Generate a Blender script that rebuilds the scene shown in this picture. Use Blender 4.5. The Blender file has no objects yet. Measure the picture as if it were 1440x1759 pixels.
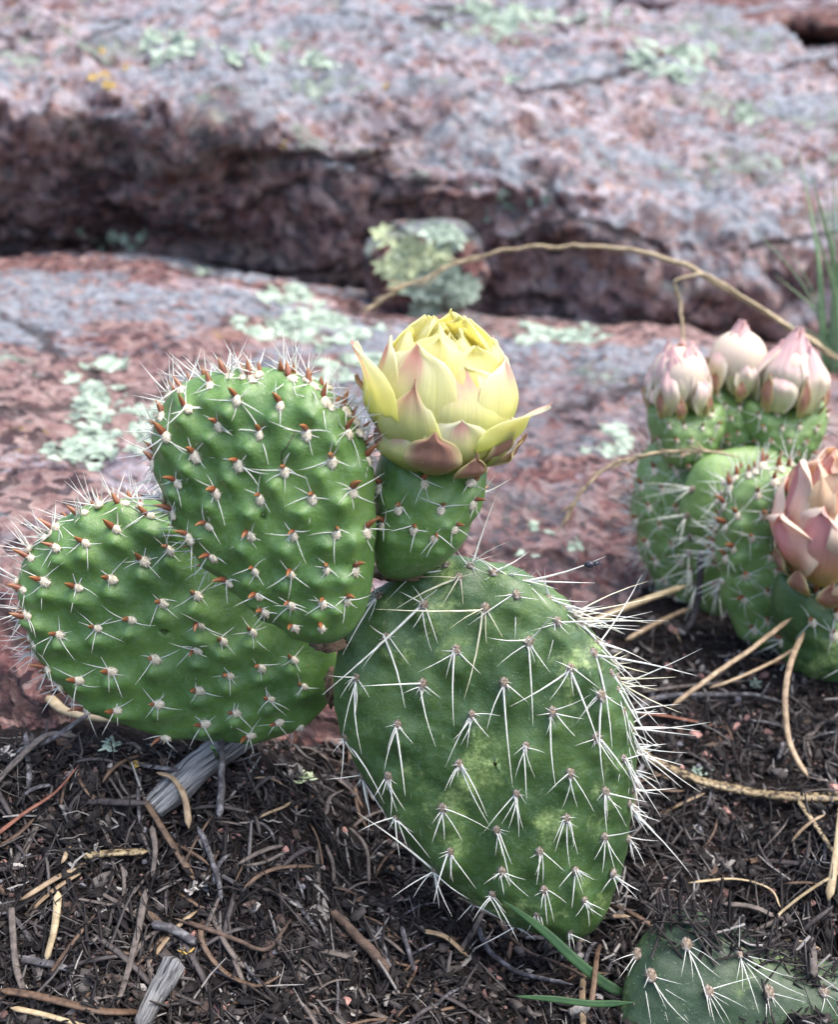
import bpy, math, random
import numpy as np
from mathutils import Vector, Matrix
from mathutils.bvhtree import BVHTree

random.seed(7)
RNG = np.random.default_rng(7)
SC = bpy.context.scene
COL = SC.collection
CM = 0.01                      # everything below is written in centimetres

# ------------------------------------------------------------------ camera, sky, sun
IW, IH = 1440.0, 1759.0
F = 879.5 / math.tan(math.radians(25.0))
PITCH = math.radians(20.0)
CAM = np.array([0.0, 0.0, 16.0])
FWD = np.array([0.0, math.cos(PITCH), -math.sin(PITCH)])
UPV = np.array([0.0, math.sin(PITCH), math.cos(PITCH)])
RGT = np.array([1.0, 0.0, 0.0])


def ray(px, py):
    return FWD + RGT * ((px - IW / 2) / F) + UPV * ((IH / 2 - py) / F)


def P(px, py, Y):
    d = ray(px, py)
    return CAM + d * (Y / d[1])


cd = bpy.data.cameras.new('camera')
cam = bpy.data.objects.new('camera', cd)
COL.objects.link(cam)
cam.location = Vector(CAM * CM)
cam.rotation_euler = (math.pi / 2 - PITCH, 0, 0)
cd.sensor_fit = 'VERTICAL'
cd.sensor_height = 24.0
cd.lens = 12.0 / math.tan(math.radians(25.0))
cd.clip_start = 0.005
cd.clip_end = 200.0
cd.dof.use_dof = True
cd.dof.focus_distance = float(np.dot(P(620, 1010, 18.9) - CAM, FWD)) * CM
cd.dof.aperture_fstop = 13.0
SC.camera = cam

SUN_EL, SUN_AZ = math.radians(66), math.radians(100)     # azimuth from +Y towards +X
w = bpy.data.worlds.new('World')
SC.world = w
w.use_nodes = True
wn = w.node_tree
wn.nodes.clear()
wo = wn.nodes.new('ShaderNodeOutputWorld')
wb = wn.nodes.new('ShaderNodeBackground')
sk = wn.nodes.new('ShaderNodeTexSky')
sk.sky_type = 'NISHITA'
sk.sun_disc = False
sk.sun_elevation = SUN_EL
sk.sun_rotation = SUN_AZ
sk.dust_density = 4.0
sk.ozone_density = 1.0
sk.air_density = 1.0
wb.inputs['Strength'].default_value = 0.15
wn.links.new(sk.outputs[0], wb.inputs['Color'])
wn.links.new(wb.outputs[0], wo.inputs['Surface'])

sd = bpy.data.lights.new('sun', 'SUN')
sd.energy = 1.45
sd.angle = math.radians(48)
sd.color = (1.0, 0.975, 0.94)
sun = bpy.data.objects.new('sun', sd)
COL.objects.link(sun)
sdir = Vector((math.sin(SUN_AZ) * math.cos(SUN_EL), math.cos(SUN_AZ) * math.cos(SUN_EL), math.sin(SUN_EL)))
sun.rotation_euler = sdir.to_track_quat('Z', 'Y').to_euler()
sun.location = sdir * 3

SC.view_settings.view_transform = 'Standard'
SC.view_settings.look = 'None'
SC.view_settings.exposure = 1.4
SC.view_settings.gamma = 1.0
SC.view_settings.use_curve_mapping = False
SC.render.engine = 'CYCLES'
SC.cycles.max_bounces = 6
SC.cycles.transmission_bounces = 4
SC.cycles.volume_bounces = 0
SC.cycles.use_denoising = True


# ------------------------------------------------------------------ numeric noise
def _hash(ix, iy, iz, seed):
    n = (ix * 374761393 + iy * 668265263 + iz * 2147483647 + seed * 1274126177) & 0xFFFFFFFF
    n = ((n ^ (n >> 13)) * 1274126177) & 0xFFFFFFFF
    n = (n ^ (n >> 16)) & 0xFFFFFFFF
    return n.astype(np.float64) / 4294967295.0


def vnoise(p, seed=0):
    p = np.asarray(p, float)
    f = np.floor(p)
    i = f.astype(np.int64)
    t = p - f
    t = t * t * t * (t * (t * 6 - 15) + 10)
    out = 0
    for dx in (0, 1):
        for dy in (0, 1):
            for dz in (0, 1):
                wgt = (t[:, 0] if dx else 1 - t[:, 0]) * (t[:, 1] if dy else 1 - t[:, 1]) * (t[:, 2] if dz else 1 - t[:, 2])
                out = out + wgt * _hash(i[:, 0] + dx, i[:, 1] + dy, i[:, 2] + dz, seed)
    return out * 2 - 1


def fbm(p, octv=5, seed=0, gain=0.5, lac=2.03):
    a, s, tot = 1.0, 0.0, 0.0
    q = np.asarray(p, float).copy()
    for k in range(octv):
        s = s + a * vnoise(q, seed + k)
        tot += a
        a *= gain
        q = q * lac + 13.7
    return s / tot


def nrm(v):
    v = np.asarray(v, float)
    return v / (np.linalg.norm(v, axis=-1, keepdims=True) + 1e-12)


# ------------------------------------------------------------------ materials
def rgba(c):
    return (c[0], c[1], c[2], 1.0)


class NT:
    def __init__(self, name):
        self.m = bpy.data.materials.new(name)
        self.m.use_nodes = True
        self.t = self.m.node_tree
        self.t.nodes.clear()
        self.out = self.t.nodes.new('ShaderNodeOutputMaterial')

    def n(self, typ, ins=None, **props):
        nd = self.t.nodes.new(typ)
        for k, v in props.items():
            setattr(nd, k, v)
        for k, v in (ins or {}).items():
            self.set(nd, k, v)
        return nd

    def set(self, nd, k, v):
        sock = nd.inputs[k]
        if isinstance(v, bpy.types.NodeSocket):
            self.t.links.new(v, sock)
        elif isinstance(v, bpy.types.Node):
            self.t.links.new(v.outputs[0], sock)
        elif isinstance(v, tuple) and len(v) == 3 and sock.type == 'RGBA':
            sock.default_value = rgba(v)
        else:
            sock.default_value = v

    def coords(self, scale=1.0, kind='Object'):
        tc = self.n('ShaderNodeTexCoord')
        s = 100.0 * scale if kind == 'Object' else scale
        sc = (s, s, s) if not isinstance(scale, tuple) else tuple(100 * a for a in scale)
        mp = self.n('ShaderNodeMapping', {'Vector': tc.outputs[kind], 'Scale': sc})
        return mp.outputs[0]

    def noise(self, vec, scale, detail=5.0, rough=0.55, dist=0.0, w=None):
        nd = self.n('ShaderNodeTexNoise', {'Vector': vec, 'Scale': scale, 'Detail': detail, 'Roughness': rough, 'Distortion': dist})
        if w is not None:
            nd.noise_dimensions = '4D'
            nd.inputs['W'].default_value = w
        return nd.outputs['Fac']

    def ramp(self, fac, stops, interp='LINEAR'):
        nd = self.n('ShaderNodeValToRGB', {'Fac': fac})
        cr = nd.color_ramp
        cr.interpolation = interp
        while len(cr.elements) < len(stops):
            cr.elements.new(0.5)
        for e, (p, c) in zip(cr.elements, stops):
            e.position = p
            e.color = rgba(c) if isinstance(c, tuple) else (c, c, c, 1)
        return nd.outputs['Color']

    def mix(self, fac, a, b, mode='MIX'):
        nd = self.n('ShaderNodeMix', data_type='RGBA', blend_type=mode)
        self.set(nd, 0, fac)
        self.set(nd, 6, a)
        self.set(nd, 7, b)
        return nd.outputs[2]

    def math(self, op, a, b=0.0, c=None, clamp=False):
        nd = self.n('ShaderNodeMath', operation=op, use_clamp=clamp)
        self.set(nd, 0, a)
        self.set(nd, 1, b)
        if c is not None:
            self.set(nd, 2, c)
        return nd.outputs[0]

    def maprange(self, v, a, b, c=0.0, d=1.0):
        nd = self.n('ShaderNodeMapRange', {'Value': v, 'From Min': a, 'From Max': b, 'To Min': c, 'To Max': d})
        nd.interpolation_type = 'SMOOTHSTEP'
        return nd.outputs[0]

    def attr(self, name):
        return self.n('ShaderNodeAttribute', attribute_name=name)

    def bump(self, h, strength=0.5, dist=0.05, normal=None):
        nd = self.n('ShaderNodeBump', {'Height': h, 'Strength': strength, 'Distance': dist * CM})
        if normal is not None:
            self.set(nd, 'Normal', normal)
        return nd.outputs[0]

    def principled(self, color, rough=0.6, normal=None, sss=0.0, sssr=(0.3, 0.3, 0.1), sss_scale=0.2, spec=0.5, coat=0.0, sheen=0.0, trans=0.0, tcol=None):
        b = self.n('ShaderNodeBsdfPrincipled')
        self.set(b, 'Base Color', color)
        self.set(b, 'Roughness', rough)
        self.set(b, 'Specular IOR Level', spec)
        if normal is not None:
            self.set(b, 'Normal', normal)
        if sss:
            b.inputs['Subsurface Weight'].default_value = sss
            b.inputs['Subsurface Radius'].default_value = sssr
            b.inputs['Subsurface Scale'].default_value = sss_scale * CM
        if coat:
            b.inputs['Coat Weight'].default_value = coat
            b.inputs['Coat Roughness'].default_value = 0.3
        if sheen:
            b.inputs['Sheen Weight'].default_value = sheen
        sh = b.outputs[0]
        if trans:
            tr = self.n('ShaderNodeBsdfTranslucent')
            self.set(tr, 'Color', tcol if tcol is not None else color)
            mx = self.n('ShaderNodeMixShader', {0: trans})
            self.t.links.new(sh, mx.inputs[1])
            self.t.links.new(tr.outputs[0], mx.inputs[2])
            sh = mx.outputs[0]
        self.t.links.new(sh, self.out.inputs['Surface'])
        return self.m


MATS = {}


def rock_material(name, pink=0.5, grey=0.5, green=0.5, seed=0.0, pale=0.5, gs=1.0, foot_shade=None):
    k = NT(name)
    co = k.coords()
    warp = k.n('ShaderNodeTexNoise', {'Vector': co, 'Scale': 0.9 * gs, 'Detail': 6.0}).outputs['Color']
    co2 = k.n('ShaderNodeVectorMath', {0: co, 1: warp}, operation='ADD').outputs[0]
    up = k.n('ShaderNodeSeparateXYZ', {'Vector': k.n('ShaderNodeNewGeometry').outputs['Normal']}).outputs[2]
    # the stone: maroon to pink granite, in patches
    cs = k.n('ShaderNodeMapping', {'Vector': co2, 'Rotation': (0.0, 0.38, 0.0), 'Scale': (0.5, 0.9, 1.35)}).outputs[0]
    big = k.noise(cs, 0.075, 8, 0.66, w=seed)
    g1 = k.noise(co2, 0.75 * gs, 12, 0.74, 0.3, w=seed + 1)
    dark = k.ramp(g1, [(0.36, (0.055, 0.026, 0.033)), (0.45, (0.165, 0.070, 0.072)), (0.52, (0.31, 0.145, 0.130)), (0.60, (0.48, 0.28, 0.25))])
    lite = k.ramp(g1, [(0.36, (0.12, 0.07, 0.08)), (0.44, (0.33, 0.19, 0.18)), (0.52, (0.50, 0.32, 0.29)), (0.60, (0.66, 0.50, 0.46))])
    base = k.mix(k.maprange(big, 0.62 - 0.25 * pink, 0.70 - 0.25 * pink, 0.0, 0.9), dark, lite)
    vor = k.n('ShaderNodeTexVoronoi', {'Vector': co2, 'Scale': 2.4 * gs, 'Randomness': 1.0})
    gr = k.n('ShaderNodeSeparateColor', {'Color': vor.outputs['Color']})
    base = k.mix(k.maprange(gr.outputs[0], 0.55, 0.95, 0.0, 0.55), base, (0.62, 0.46, 0.42))
    base = k.mix(k.maprange(gr.outputs[1], 0.58, 0.85, 0.0, 0.85), base, (0.045, 0.028, 0.036))
    rust = k.maprange(k.noise(co2, 0.5 * gs, 8, 0.7, w=seed + 5), 0.57, 0.64, 0.0, 0.45)
    base = k.mix(rust, base, (0.36, 0.15, 0.09))
    # weathered pale crust and lichens live on the rain side of the stone
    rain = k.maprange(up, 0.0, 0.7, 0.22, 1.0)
    if foot_shade:      # shade over the slab's foot, put into the colour as thinner pale crust
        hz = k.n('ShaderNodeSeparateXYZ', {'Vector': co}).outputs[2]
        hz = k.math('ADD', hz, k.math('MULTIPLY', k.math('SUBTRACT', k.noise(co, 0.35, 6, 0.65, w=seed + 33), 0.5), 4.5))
        rain = k.math('MULTIPLY', rain, k.maprange(hz, foot_shade[0], foot_shade[1], 0.18, 1.0))
    fine = k.noise(co2, 1.5 * gs, 8, 0.75, w=seed + 8)
    fm = k.maprange(fine, 0.44, 0.53)
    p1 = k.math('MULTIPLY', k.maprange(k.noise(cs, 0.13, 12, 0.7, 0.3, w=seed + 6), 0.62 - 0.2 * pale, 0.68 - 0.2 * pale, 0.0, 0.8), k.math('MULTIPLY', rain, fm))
    base = k.mix(p1, base, k.ramp(g1, [(0.38, (0.30, 0.27, 0.33)), (0.5, (0.58, 0.54, 0.61)), (0.6, (0.78, 0.75, 0.80))]))
    m1 = k.noise(cs, 0.15, 12, 0.7, 0.3, w=seed + 7)
    m1 = k.maprange(m1, 0.62 - 0.2 * grey, 0.66 - 0.2 * grey, 0.0, 0.85)
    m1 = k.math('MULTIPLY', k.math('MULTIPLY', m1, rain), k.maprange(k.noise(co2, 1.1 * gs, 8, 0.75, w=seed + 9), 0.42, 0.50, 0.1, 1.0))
    base = k.mix(m1, base, k.ramp(fine, [(0.38, (0.13, 0.15, 0.19)), (0.48, (0.30, 0.345, 0.40)), (0.56, (0.44, 0.50, 0.56)), (0.64, (0.60, 0.66, 0.70))]))
    m2 = k.noise(cs, 0.18, 12, 0.72, 0.4, w=seed + 11)
    m2 = k.maprange(m2, 0.66 - 0.18 * green, 0.69 - 0.18 * green, 0.0, 0.9)
    m2 = k.math('MULTIPLY', k.math('MULTIPLY', m2, rain), k.maprange(k.noise(co2, 1.9 * gs, 6, 0.75, w=seed + 12), 0.45, 0.51))
    base = k.mix(m2, base, k.ramp(fine, [(0.4, (0.28, 0.36, 0.29)), (0.5, (0.46, 0.56, 0.45)), (0.6, (0.62, 0.71, 0.58))]))
    m3 = k.math('MULTIPLY', k.maprange(k.noise(co, 0.35, 10, 0.75, w=seed + 15), 0.62, 0.66, 0, 0.8), k.maprange(gr.outputs[2], 0.4, 0.6))
    base = k.mix(m3, base, (0.48, 0.33, 0.10))
    cr = k.n('ShaderNodeTexVoronoi', {'Vector': cs, 'Scale': 0.085}, feature='DISTANCE_TO_EDGE')
    crk = k.math('MULTIPLY', k.maprange(cr.outputs['Distance'], 0.008, 0.028, 1.0, 0.0), k.maprange(k.noise(co, 0.12, 4, 0.6, w=seed + 30), 0.44, 0.52))
    base = k.mix(k.math('MULTIPLY', crk, 0.75), base, (0.035, 0.022, 0.025))
    h = k.math('ADD', g1, k.math('MULTIPLY', vor.outputs['Distance'], 0.2))
    h = k.math('SUBTRACT', h, k.math('MULTIPLY', crk, 0.8))
    h = k.math('ADD', h, k.math('MULTIPLY', m2, 0.3))
    bn = k.bump(h, 1.0, 1.2 / gs)
    rg = k.ramp(gr.outputs[1], [(0.0, 0.6), (1.0, 0.9)])
    return k.principled(base, rg, bn, spec=0.3)


def cactus_material(name, c_lo, c_mid, c_hi, mottled=0.0, rough=0.42, tint=(0.16, 0.30, 0.20)):
    k = NT(name)
    co = k.coords()
    n1 = k.noise(co, 0.8, 6, 0.6)
    base = k.ramp(n1, [(0.32, c_lo), (0.5, c_mid), (0.68, c_hi)])
    n2 = k.noise(co, 7.0, 5, 0.7)
    base = k.mix(k.maprange(n2, 0.42, 0.75, 0.0, 0.45), base, tint)
    if mottled:
        tm = k.noise(co, 0.85, 5, 0.62, 0.25, w=3.1)
        tmk = k.math('MULTIPLY', k.maprange(tm, 0.52, 0.66, 0.0, mottled), k.maprange(k.noise(co, 4.5, 6, 0.75, w=7.0), 0.36, 0.56, 0.25, 1.0))
        patchy = k.ramp(k.noise(co, 14.0, 4, 0.7), [(0.35, (0.16, 0.27, 0.07)), (0.65, (0.46, 0.56, 0.22))])
        base = k.mix(tmk, base, patchy)
        br = k.maprange(k.noise(co, 1.2, 7, 0.7, 0.5, w=9.0), 0.67, 0.72, 0.0, 0.7)
        base = k.mix(br, base, (0.19, 0.10, 0.03))
    # tiny pale stomata and dust specks
    v = k.n('ShaderNodeTexVoronoi', {'Vector': co, 'Scale': 16.0})
    sp = k.maprange(v.outputs['Distance'], 0.10, 0.2, 0.55, 0.0)
    sp = k.math('MULTIPLY', sp, k.maprange(k.noise(co, 3.0, 3, 0.6, w=2.0), 0.42, 0.62))
    base = k.mix(sp, base, (0.40, 0.48, 0.30))
    v2 = k.n('ShaderNodeTexVoronoi', {'Vector': co, 'Scale': 3.2})
    dk = k.maprange(v2.outputs['Distance'], 0.03, 0.07, 0.8, 0.0)
    base = k.mix(dk, base, (0.04, 0.03, 0.02))
    sc_ = k.math('MULTIPLY', k.maprange(k.noise(co, 2.4, 8, 0.75, 0.8, w=6.0), 0.66, 0.69), 0.75)
    base = k.mix(sc_, base, (0.23, 0.17, 0.09))
    scr = k.n('ShaderNodeMapping', {'Vector': co, 'Scale': (9.0, 9.0, 1.2), 'Rotation': (0.2, 0.9, 0.3)})
    base = k.mix(k.maprange(k.noise(scr.outputs[0], 1.6, 3, 0.6), 0.66, 0.72, 0.0, 0.4), base, (0.30, 0.38, 0.24))
    bn = k.bump(k.math('ADD', k.noise(co, 22.0, 4, 0.6), k.math('MULTIPLY', k.noise(co, 4.0, 4, 0.6), 1.5)), 0.35, 0.035)
    rg = k.ramp(k.noise(co, 5.0, 5, 0.7), [(0.3, rough - 0.1), (0.7, rough + 0.16)])
    return k.principled(base, rg, bn, sss=0.18, sssr=(0.25, 0.5, 0.1), sss_scale=0.2, spec=0.55, coat=0.14)


MATS['rock_far'] = rock_material('granite_far', 0.75, 0.62, 0.6, 2.0, 1.15, 0.85)
MATS['rock_far_top'] = rock_material('granite_top', 0.6, 0.3, 0.1, 5.0, 0.8, 0.4)
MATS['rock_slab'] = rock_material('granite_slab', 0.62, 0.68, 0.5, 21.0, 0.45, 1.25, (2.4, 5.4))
MATS['rock_small'] = rock_material('granite_small', 0.1, 0.9, 0.9, 14.0, 0.5, 0.6)
MATS['young'] = cactus_material('young_pad_skin', (0.064, 0.150, 0.030), (0.102, 0.208, 0.042), (0.155, 0.275, 0.064), 0, 0.44, (0.18, 0.30, 0.16))
MATS['old'] = cactus_material('old_pad_skin', (0.032, 0.074, 0.017), (0.054, 0.110, 0.024), (0.098, 0.172, 0.042), 1.0, 0.47, (0.10, 0.20, 0.11))
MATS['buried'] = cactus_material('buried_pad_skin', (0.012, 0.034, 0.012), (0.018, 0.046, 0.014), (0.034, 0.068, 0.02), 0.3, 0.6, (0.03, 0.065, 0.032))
MATS['far_green'] = cactus_material('far_pad_skin', (0.11, 0.21, 0.05), (0.17, 0.29, 0.075), (0.27, 0.39, 0.13), 0.2, 0.45, (0.26, 0.40, 0.24))


def simple(name, stops, scale=8.0, rough=0.6, bump=0.0, sss=0.0, trans=0.0, spec=0.4, stretch=None, detail=4, sheen=0.0):
    k = NT(name)
    co = k.coords(1.0 if stretch is None else stretch)
    n1 = k.noise(co, scale, detail, 0.6)
    base = k.ramp(n1, stops)
    bn = k.bump(n1, bump, 0.05) if bump else None
    return k.principled(base, rough, bn, sss=sss, sss_scale=0.08, trans=trans, spec=spec, sheen=sheen)


MATS['spine_white'] = simple('white_spine', [(0.35, (0.72, 0.72, 0.64)), (0.6, (0.92, 0.92, 0.87))], 6, 0.4, trans=0.15)
MATS['spine_yellow'] = simple('yellowish_spine', [(0.35, (0.64, 0.60, 0.40)), (0.6, (0.86, 0.84, 0.64))], 4, 0.4, trans=0.15)
MATS['wool'] = simple('cream_wool', [(0.3, (0.48, 0.38, 0.24)), (0.55, (0.78, 0.70, 0.54)), (0.7, (0.88, 0.84, 0.72))], 12, 0.9, 0.8)
MATS['wool_old'] = simple('grey_brown_wool', [(0.3, (0.07, 0.05, 0.035)), (0.5, (0.24, 0.185, 0.135)), (0.66, (0.46, 0.43, 0.41))], 14, 0.9, 0.9)


def leaf_mat():
    k = NT('rust_red_leaf')
    co = k.coords()
    uv = k.n('ShaderNodeTexCoord').outputs['UV']
    v = k.n('ShaderNodeSeparateXYZ', {'Vector': uv}).outputs[1]
    n1 = k.noise(co, 9, 4, 0.6)
    fac = k.math('ADD', v, k.math('MULTIPLY', k.math('SUBTRACT', n1, 0.5), 0.6))
    c = k.ramp(fac, [(0.0, (0.13, 0.03, 0.018)), (0.35, (0.25, 0.080, 0.036)), (0.75, (0.33, 0.135, 0.05)), (1.0, (0.32, 0.17, 0.06))])
    return k.principled(c, 0.38, k.bump(n1, 0.3, 0.03), sss=0.1, sss_scale=0.05, coat=0.2)


MATS['leaf'] = leaf_mat()


def petal_mat(name, base_stops, stripe, s_w, s_t0, edge=None, streak=0.4, trans=0.58):
    """uv.x across the petal -1..1 mapped 0..1, uv.y from base to tip."""
    k = NT(name)
    uv = k.n('ShaderNodeTexCoord').outputs['UV']
    sep = k.n('ShaderNodeSeparateXYZ', {'Vector': uv})
    s = k.math('ABSOLUTE', k.math('MULTIPLY', k.math('SUBTRACT', sep.outputs[0], 0.5), 2.0))
    t = sep.outputs[1]
    st = k.n('ShaderNodeMapping', {'Vector': uv, 'Scale': (34.0, 1.6, 1.0)})
    n1 = k.noise(st.outputs[0], 1.0, 4, 0.6)
    n2 = k.noise(k.coords(), 1.6, 5, 0.6)
    tt = k.math('ADD', t, k.math('MULTIPLY', k.math('SUBTRACT', n2, 0.5), 0.35))
    base = k.ramp(tt, base_stops)
    base = k.mix(k.maprange(n1, 0.35, 0.75, 0.0, streak), base, k.mix(0.5, base, (0.95, 0.93, 0.75)))
    sm = k.math('MULTIPLY', k.maprange(k.math('ADD', s, k.math('MULTIPLY', k.math('SUBTRACT', n1, 0.5), 0.7)), s_w * 0.35, s_w, 1.0, 0.0),
                k.maprange(tt, s_t0, s_t0 + 0.35))
    base = k.mix(sm, base, stripe)
    if edge is not None:
        base = k.mix(k.maprange(s, 0.6, 0.98, 0.0, 0.85), base, edge)
    bn = k.bump(k.math('ADD', n1, k.math('MULTIPLY', n2, 0.5)), 0.5, 0.07)
    return k.principled(base, 0.55, bn, sss=0.25, sssr=(0.5, 0.4, 0.15), sss_scale=0.15, trans=trans, spec=0.25)


YEL = [(0.0, (0.44, 0.56, 0.12)), (0.3, (0.74, 0.80, 0.26)), (0.6, (0.92, 0.90, 0.42)), (0.95, (0.96, 0.94, 0.72))]
MATS['petal_yellow'] = petal_mat('yellow_petal', [(0.0, (0.62, 0.66, 0.14)), (0.5, (0.92, 0.84, 0.20)), (1.0, (0.94, 0.90, 0.50))], (0.94, 0.86, 0.4), 0.3, 0.8)
MATS['petal_pale'] = petal_mat('pale_yellow_petal', YEL, (0.86, 0.52, 0.46), 0.45, 0.62)
MATS['petal_blush'] = petal_mat('blush_petal', YEL, (0.78, 0.46, 0.34), 0.85, 0.6)
MATS['bract'] = petal_mat('brown_pink_bract', [(0.0, (0.50, 0.52, 0.16)), (0.3, (0.58, 0.40, 0.20)), (0.7, (0.60, 0.34, 0.24)), (1.0, (0.52, 0.24, 0.18))],
                          (0.52, 0.28, 0.20), 0.9, 0.2, (0.72, 0.64, 0.32), 0.15, 0.35)
MATS['petal_peach'] = petal_mat('peach_petal', [(0.0, (0.60, 0.50, 0.16)), (0.35, (0.82, 0.46, 0.28)), (0.7, (0.92, 0.58, 0.46)), (1.0, (0.95, 0.76, 0.64))],
                                (0.80, 0.38, 0.36), 0.6, 0.3, (0.95, 0.78, 0.60), 0.2, 0.35)
MATS['petal_orange'] = petal_mat('orange_petal', [(0.0, (0.85, 0.50, 0.16)), (0.5, (0.92, 0.58, 0.24)), (1.0, (0.93, 0.66, 0.50))],
                                 (0.86, 0.42, 0.36), 0.5, 0.6, (0.94, 0.74, 0.5), 0.2, 0.35)
MATS['petal_bud'] = petal_mat('bud_petal', [(0.0, (0.56, 0.58, 0.24)), (0.35, (0.84, 0.80, 0.52)), (0.60, (0.88, 0.70, 0.62)), (1.0, (0.88, 0.56, 0.56))],
                              (0.86, 0.58, 0.58), 0.7, 0.5, (0.88, 0.78, 0.64), 0.3, 0.35)
MATS['grass_green'] = simple('green_grass', [(0.3, (0.025, 0.07, 0.025)), (0.7, (0.05, 0.12, 0.04))], 3, 0.45, 0.2, trans=0.25)
MATS['grass_pale'] = simple('pale_green_grass', [(0.3, (0.24, 0.38, 0.2)), (0.7, (0.38, 0.52, 0.3))], 3, 0.5, 0.2, trans=0.25)
MATS['straw'] = simple('dry_straw', [(0.3, (0.26, 0.19, 0.10)), (0.7, (0.50, 0.40, 0.25))], 4, 0.55, 0.3)
MATS['needle_tan'] = simple('tan_needle', [(0.3, (0.15, 0.10, 0.06)), (0.5, (0.28, 0.20, 0.12)), (0.72, (0.42, 0.32, 0.21))], 5, 0.5, 0.4)
MATS['needle_spotted'] = simple('spotted_needle', [(0.42, (0.03, 0.02, 0.014)), (0.50, (0.22, 0.165, 0.09)), (0.7, (0.40, 0.32, 0.19))], 9, 0.5, 0.4, detail=6)
MATS['needle_grey'] = simple('grey_needle', [(0.3, (0.035, 0.028, 0.025)), (0.6, (0.14, 0.115, 0.10))], 7, 0.7, 0.5)
MATS['needle_brown'] = simple('brown_needle', [(0.3, (0.035, 0.02, 0.013)), (0.6, (0.13, 0.08, 0.05))], 7, 0.55, 0.4)
MATS['needle_red'] = simple('red_brown_needle', [(0.3, (0.12, 0.045, 0.03)), (0.6, (0.28, 0.12, 0.075))], 6, 0.5, 0.3)
MATS['needle_dark'] = simple('blackened_needle', [(0.3, (0.018, 0.013, 0.013)), (0.6, (0.06, 0.05, 0.05))], 8, 0.6, 0.5)
MATS['twig_grey'] = simple('grey_twig_bark', [(0.3, (0.025, 0.022, 0.025)), (0.5, (0.08, 0.075, 0.08)), (0.7, (0.24, 0.235, 0.25))], 6, 0.85, 1.0, detail=7)
MATS['twig_brown'] = simple('brown_twig_bark', [(0.3, (0.03, 0.02, 0.016)), (0.6, (0.12, 0.08, 0.06))], 6, 0.85, 1.0, detail=7)
MATS['pebble_pink'] = simple('pink_granite_pebble', [(0.3, (0.28, 0.13, 0.11)), (0.5, (0.48, 0.25, 0.21)), (0.7, (0.62, 0.42, 0.37))], 6, 0.7, 0.8, detail=8)
MATS['pebble_grey'] = simple('grey_pebble', [(0.3, (0.08, 0.08, 0.095)), (0.5, (0.19, 0.19, 0.215)), (0.7, (0.38, 0.38, 0.4))], 7, 0.7, 0.8, detail=8)
MATS['pebble_dark'] = simple('dull_red_pebble', [(0.3, (0.07, 0.04, 0.04)), (0.6, (0.2, 0.11, 0.10))], 6, 0.75, 0.8, detail=8)
MATS['bark_dark'] = simple('dark_bark_flake', [(0.3, (0.03, 0.02, 0.018)), (0.6, (0.11, 0.075, 0.06))], 6, 0.85, 1.0, detail=7)
MATS['bark_pale'] = simple('pale_dry_flake', [(0.3, (0.25, 0.22, 0.2)), (0.6, (0.5, 0.47, 0.44))], 6, 0.8, 0.6, detail=7)
MATS['lichen_green'] = simple('pale_green_lichen', [(0.38, (0.13, 0.17, 0.14)), (0.48, (0.27, 0.345, 0.27)), (0.6, (0.42, 0.50, 0.40))], 1.6, 0.85, 0.8, detail=6)
MATS['lichen_yellow'] = simple('yellow_green_lichen', [(0.36, (0.24, 0.28, 0.14)), (0.6, (0.52, 0.58, 0.36))], 5, 0.85, 0.6)
MATS['lichen_orange'] = simple('orange_lichen', [(0.3, (0.30, 0.18, 0.05)), (0.6, (0.48, 0.34, 0.10))], 5, 0.85, 0.6)
MATS['insect'] = simple('black_insect', [(0.3, (0.012, 0.012, 0.016)), (0.7, (0.05, 0.05, 0.07))], 8, 0.3, 0.3)
MATS['hair_dark'] = simple('dark_fibre', [(0.3, (0.02, 0.012, 0.01)), (0.7, (0.06, 0.04, 0.035))], 8, 0.6)
MATS['scar'] = simple('corky_joint', [(0.3, (0.05, 0.03, 0.02)), (0.6, (0.20, 0.13, 0.08))], 8, 0.9, 1.0)


def wood_mat():
    k = NT('weathered_wood')
    uv = k.n('ShaderNodeTexCoord').outputs['UV']
    mp = k.n('ShaderNodeMapping', {'Vector': uv, 'Scale': (38.0, 2.2, 1.0)})
    n1 = k.noise(mp.outputs[0], 1.0, 8, 0.65, 0.4)
    c = k.ramp(n1, [(0.38, (0.015, 0.014, 0.016)), (0.44, (0.18, 0.18, 0.19)), (0.55, (0.42, 0.42, 0.42)), (0.70, (0.66, 0.66, 0.65))])
    return k.principled(c, 0.85, k.bump(n1, 1.0, 0.25), spec=0.25)


MATS['wood'] = wood_mat()


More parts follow.
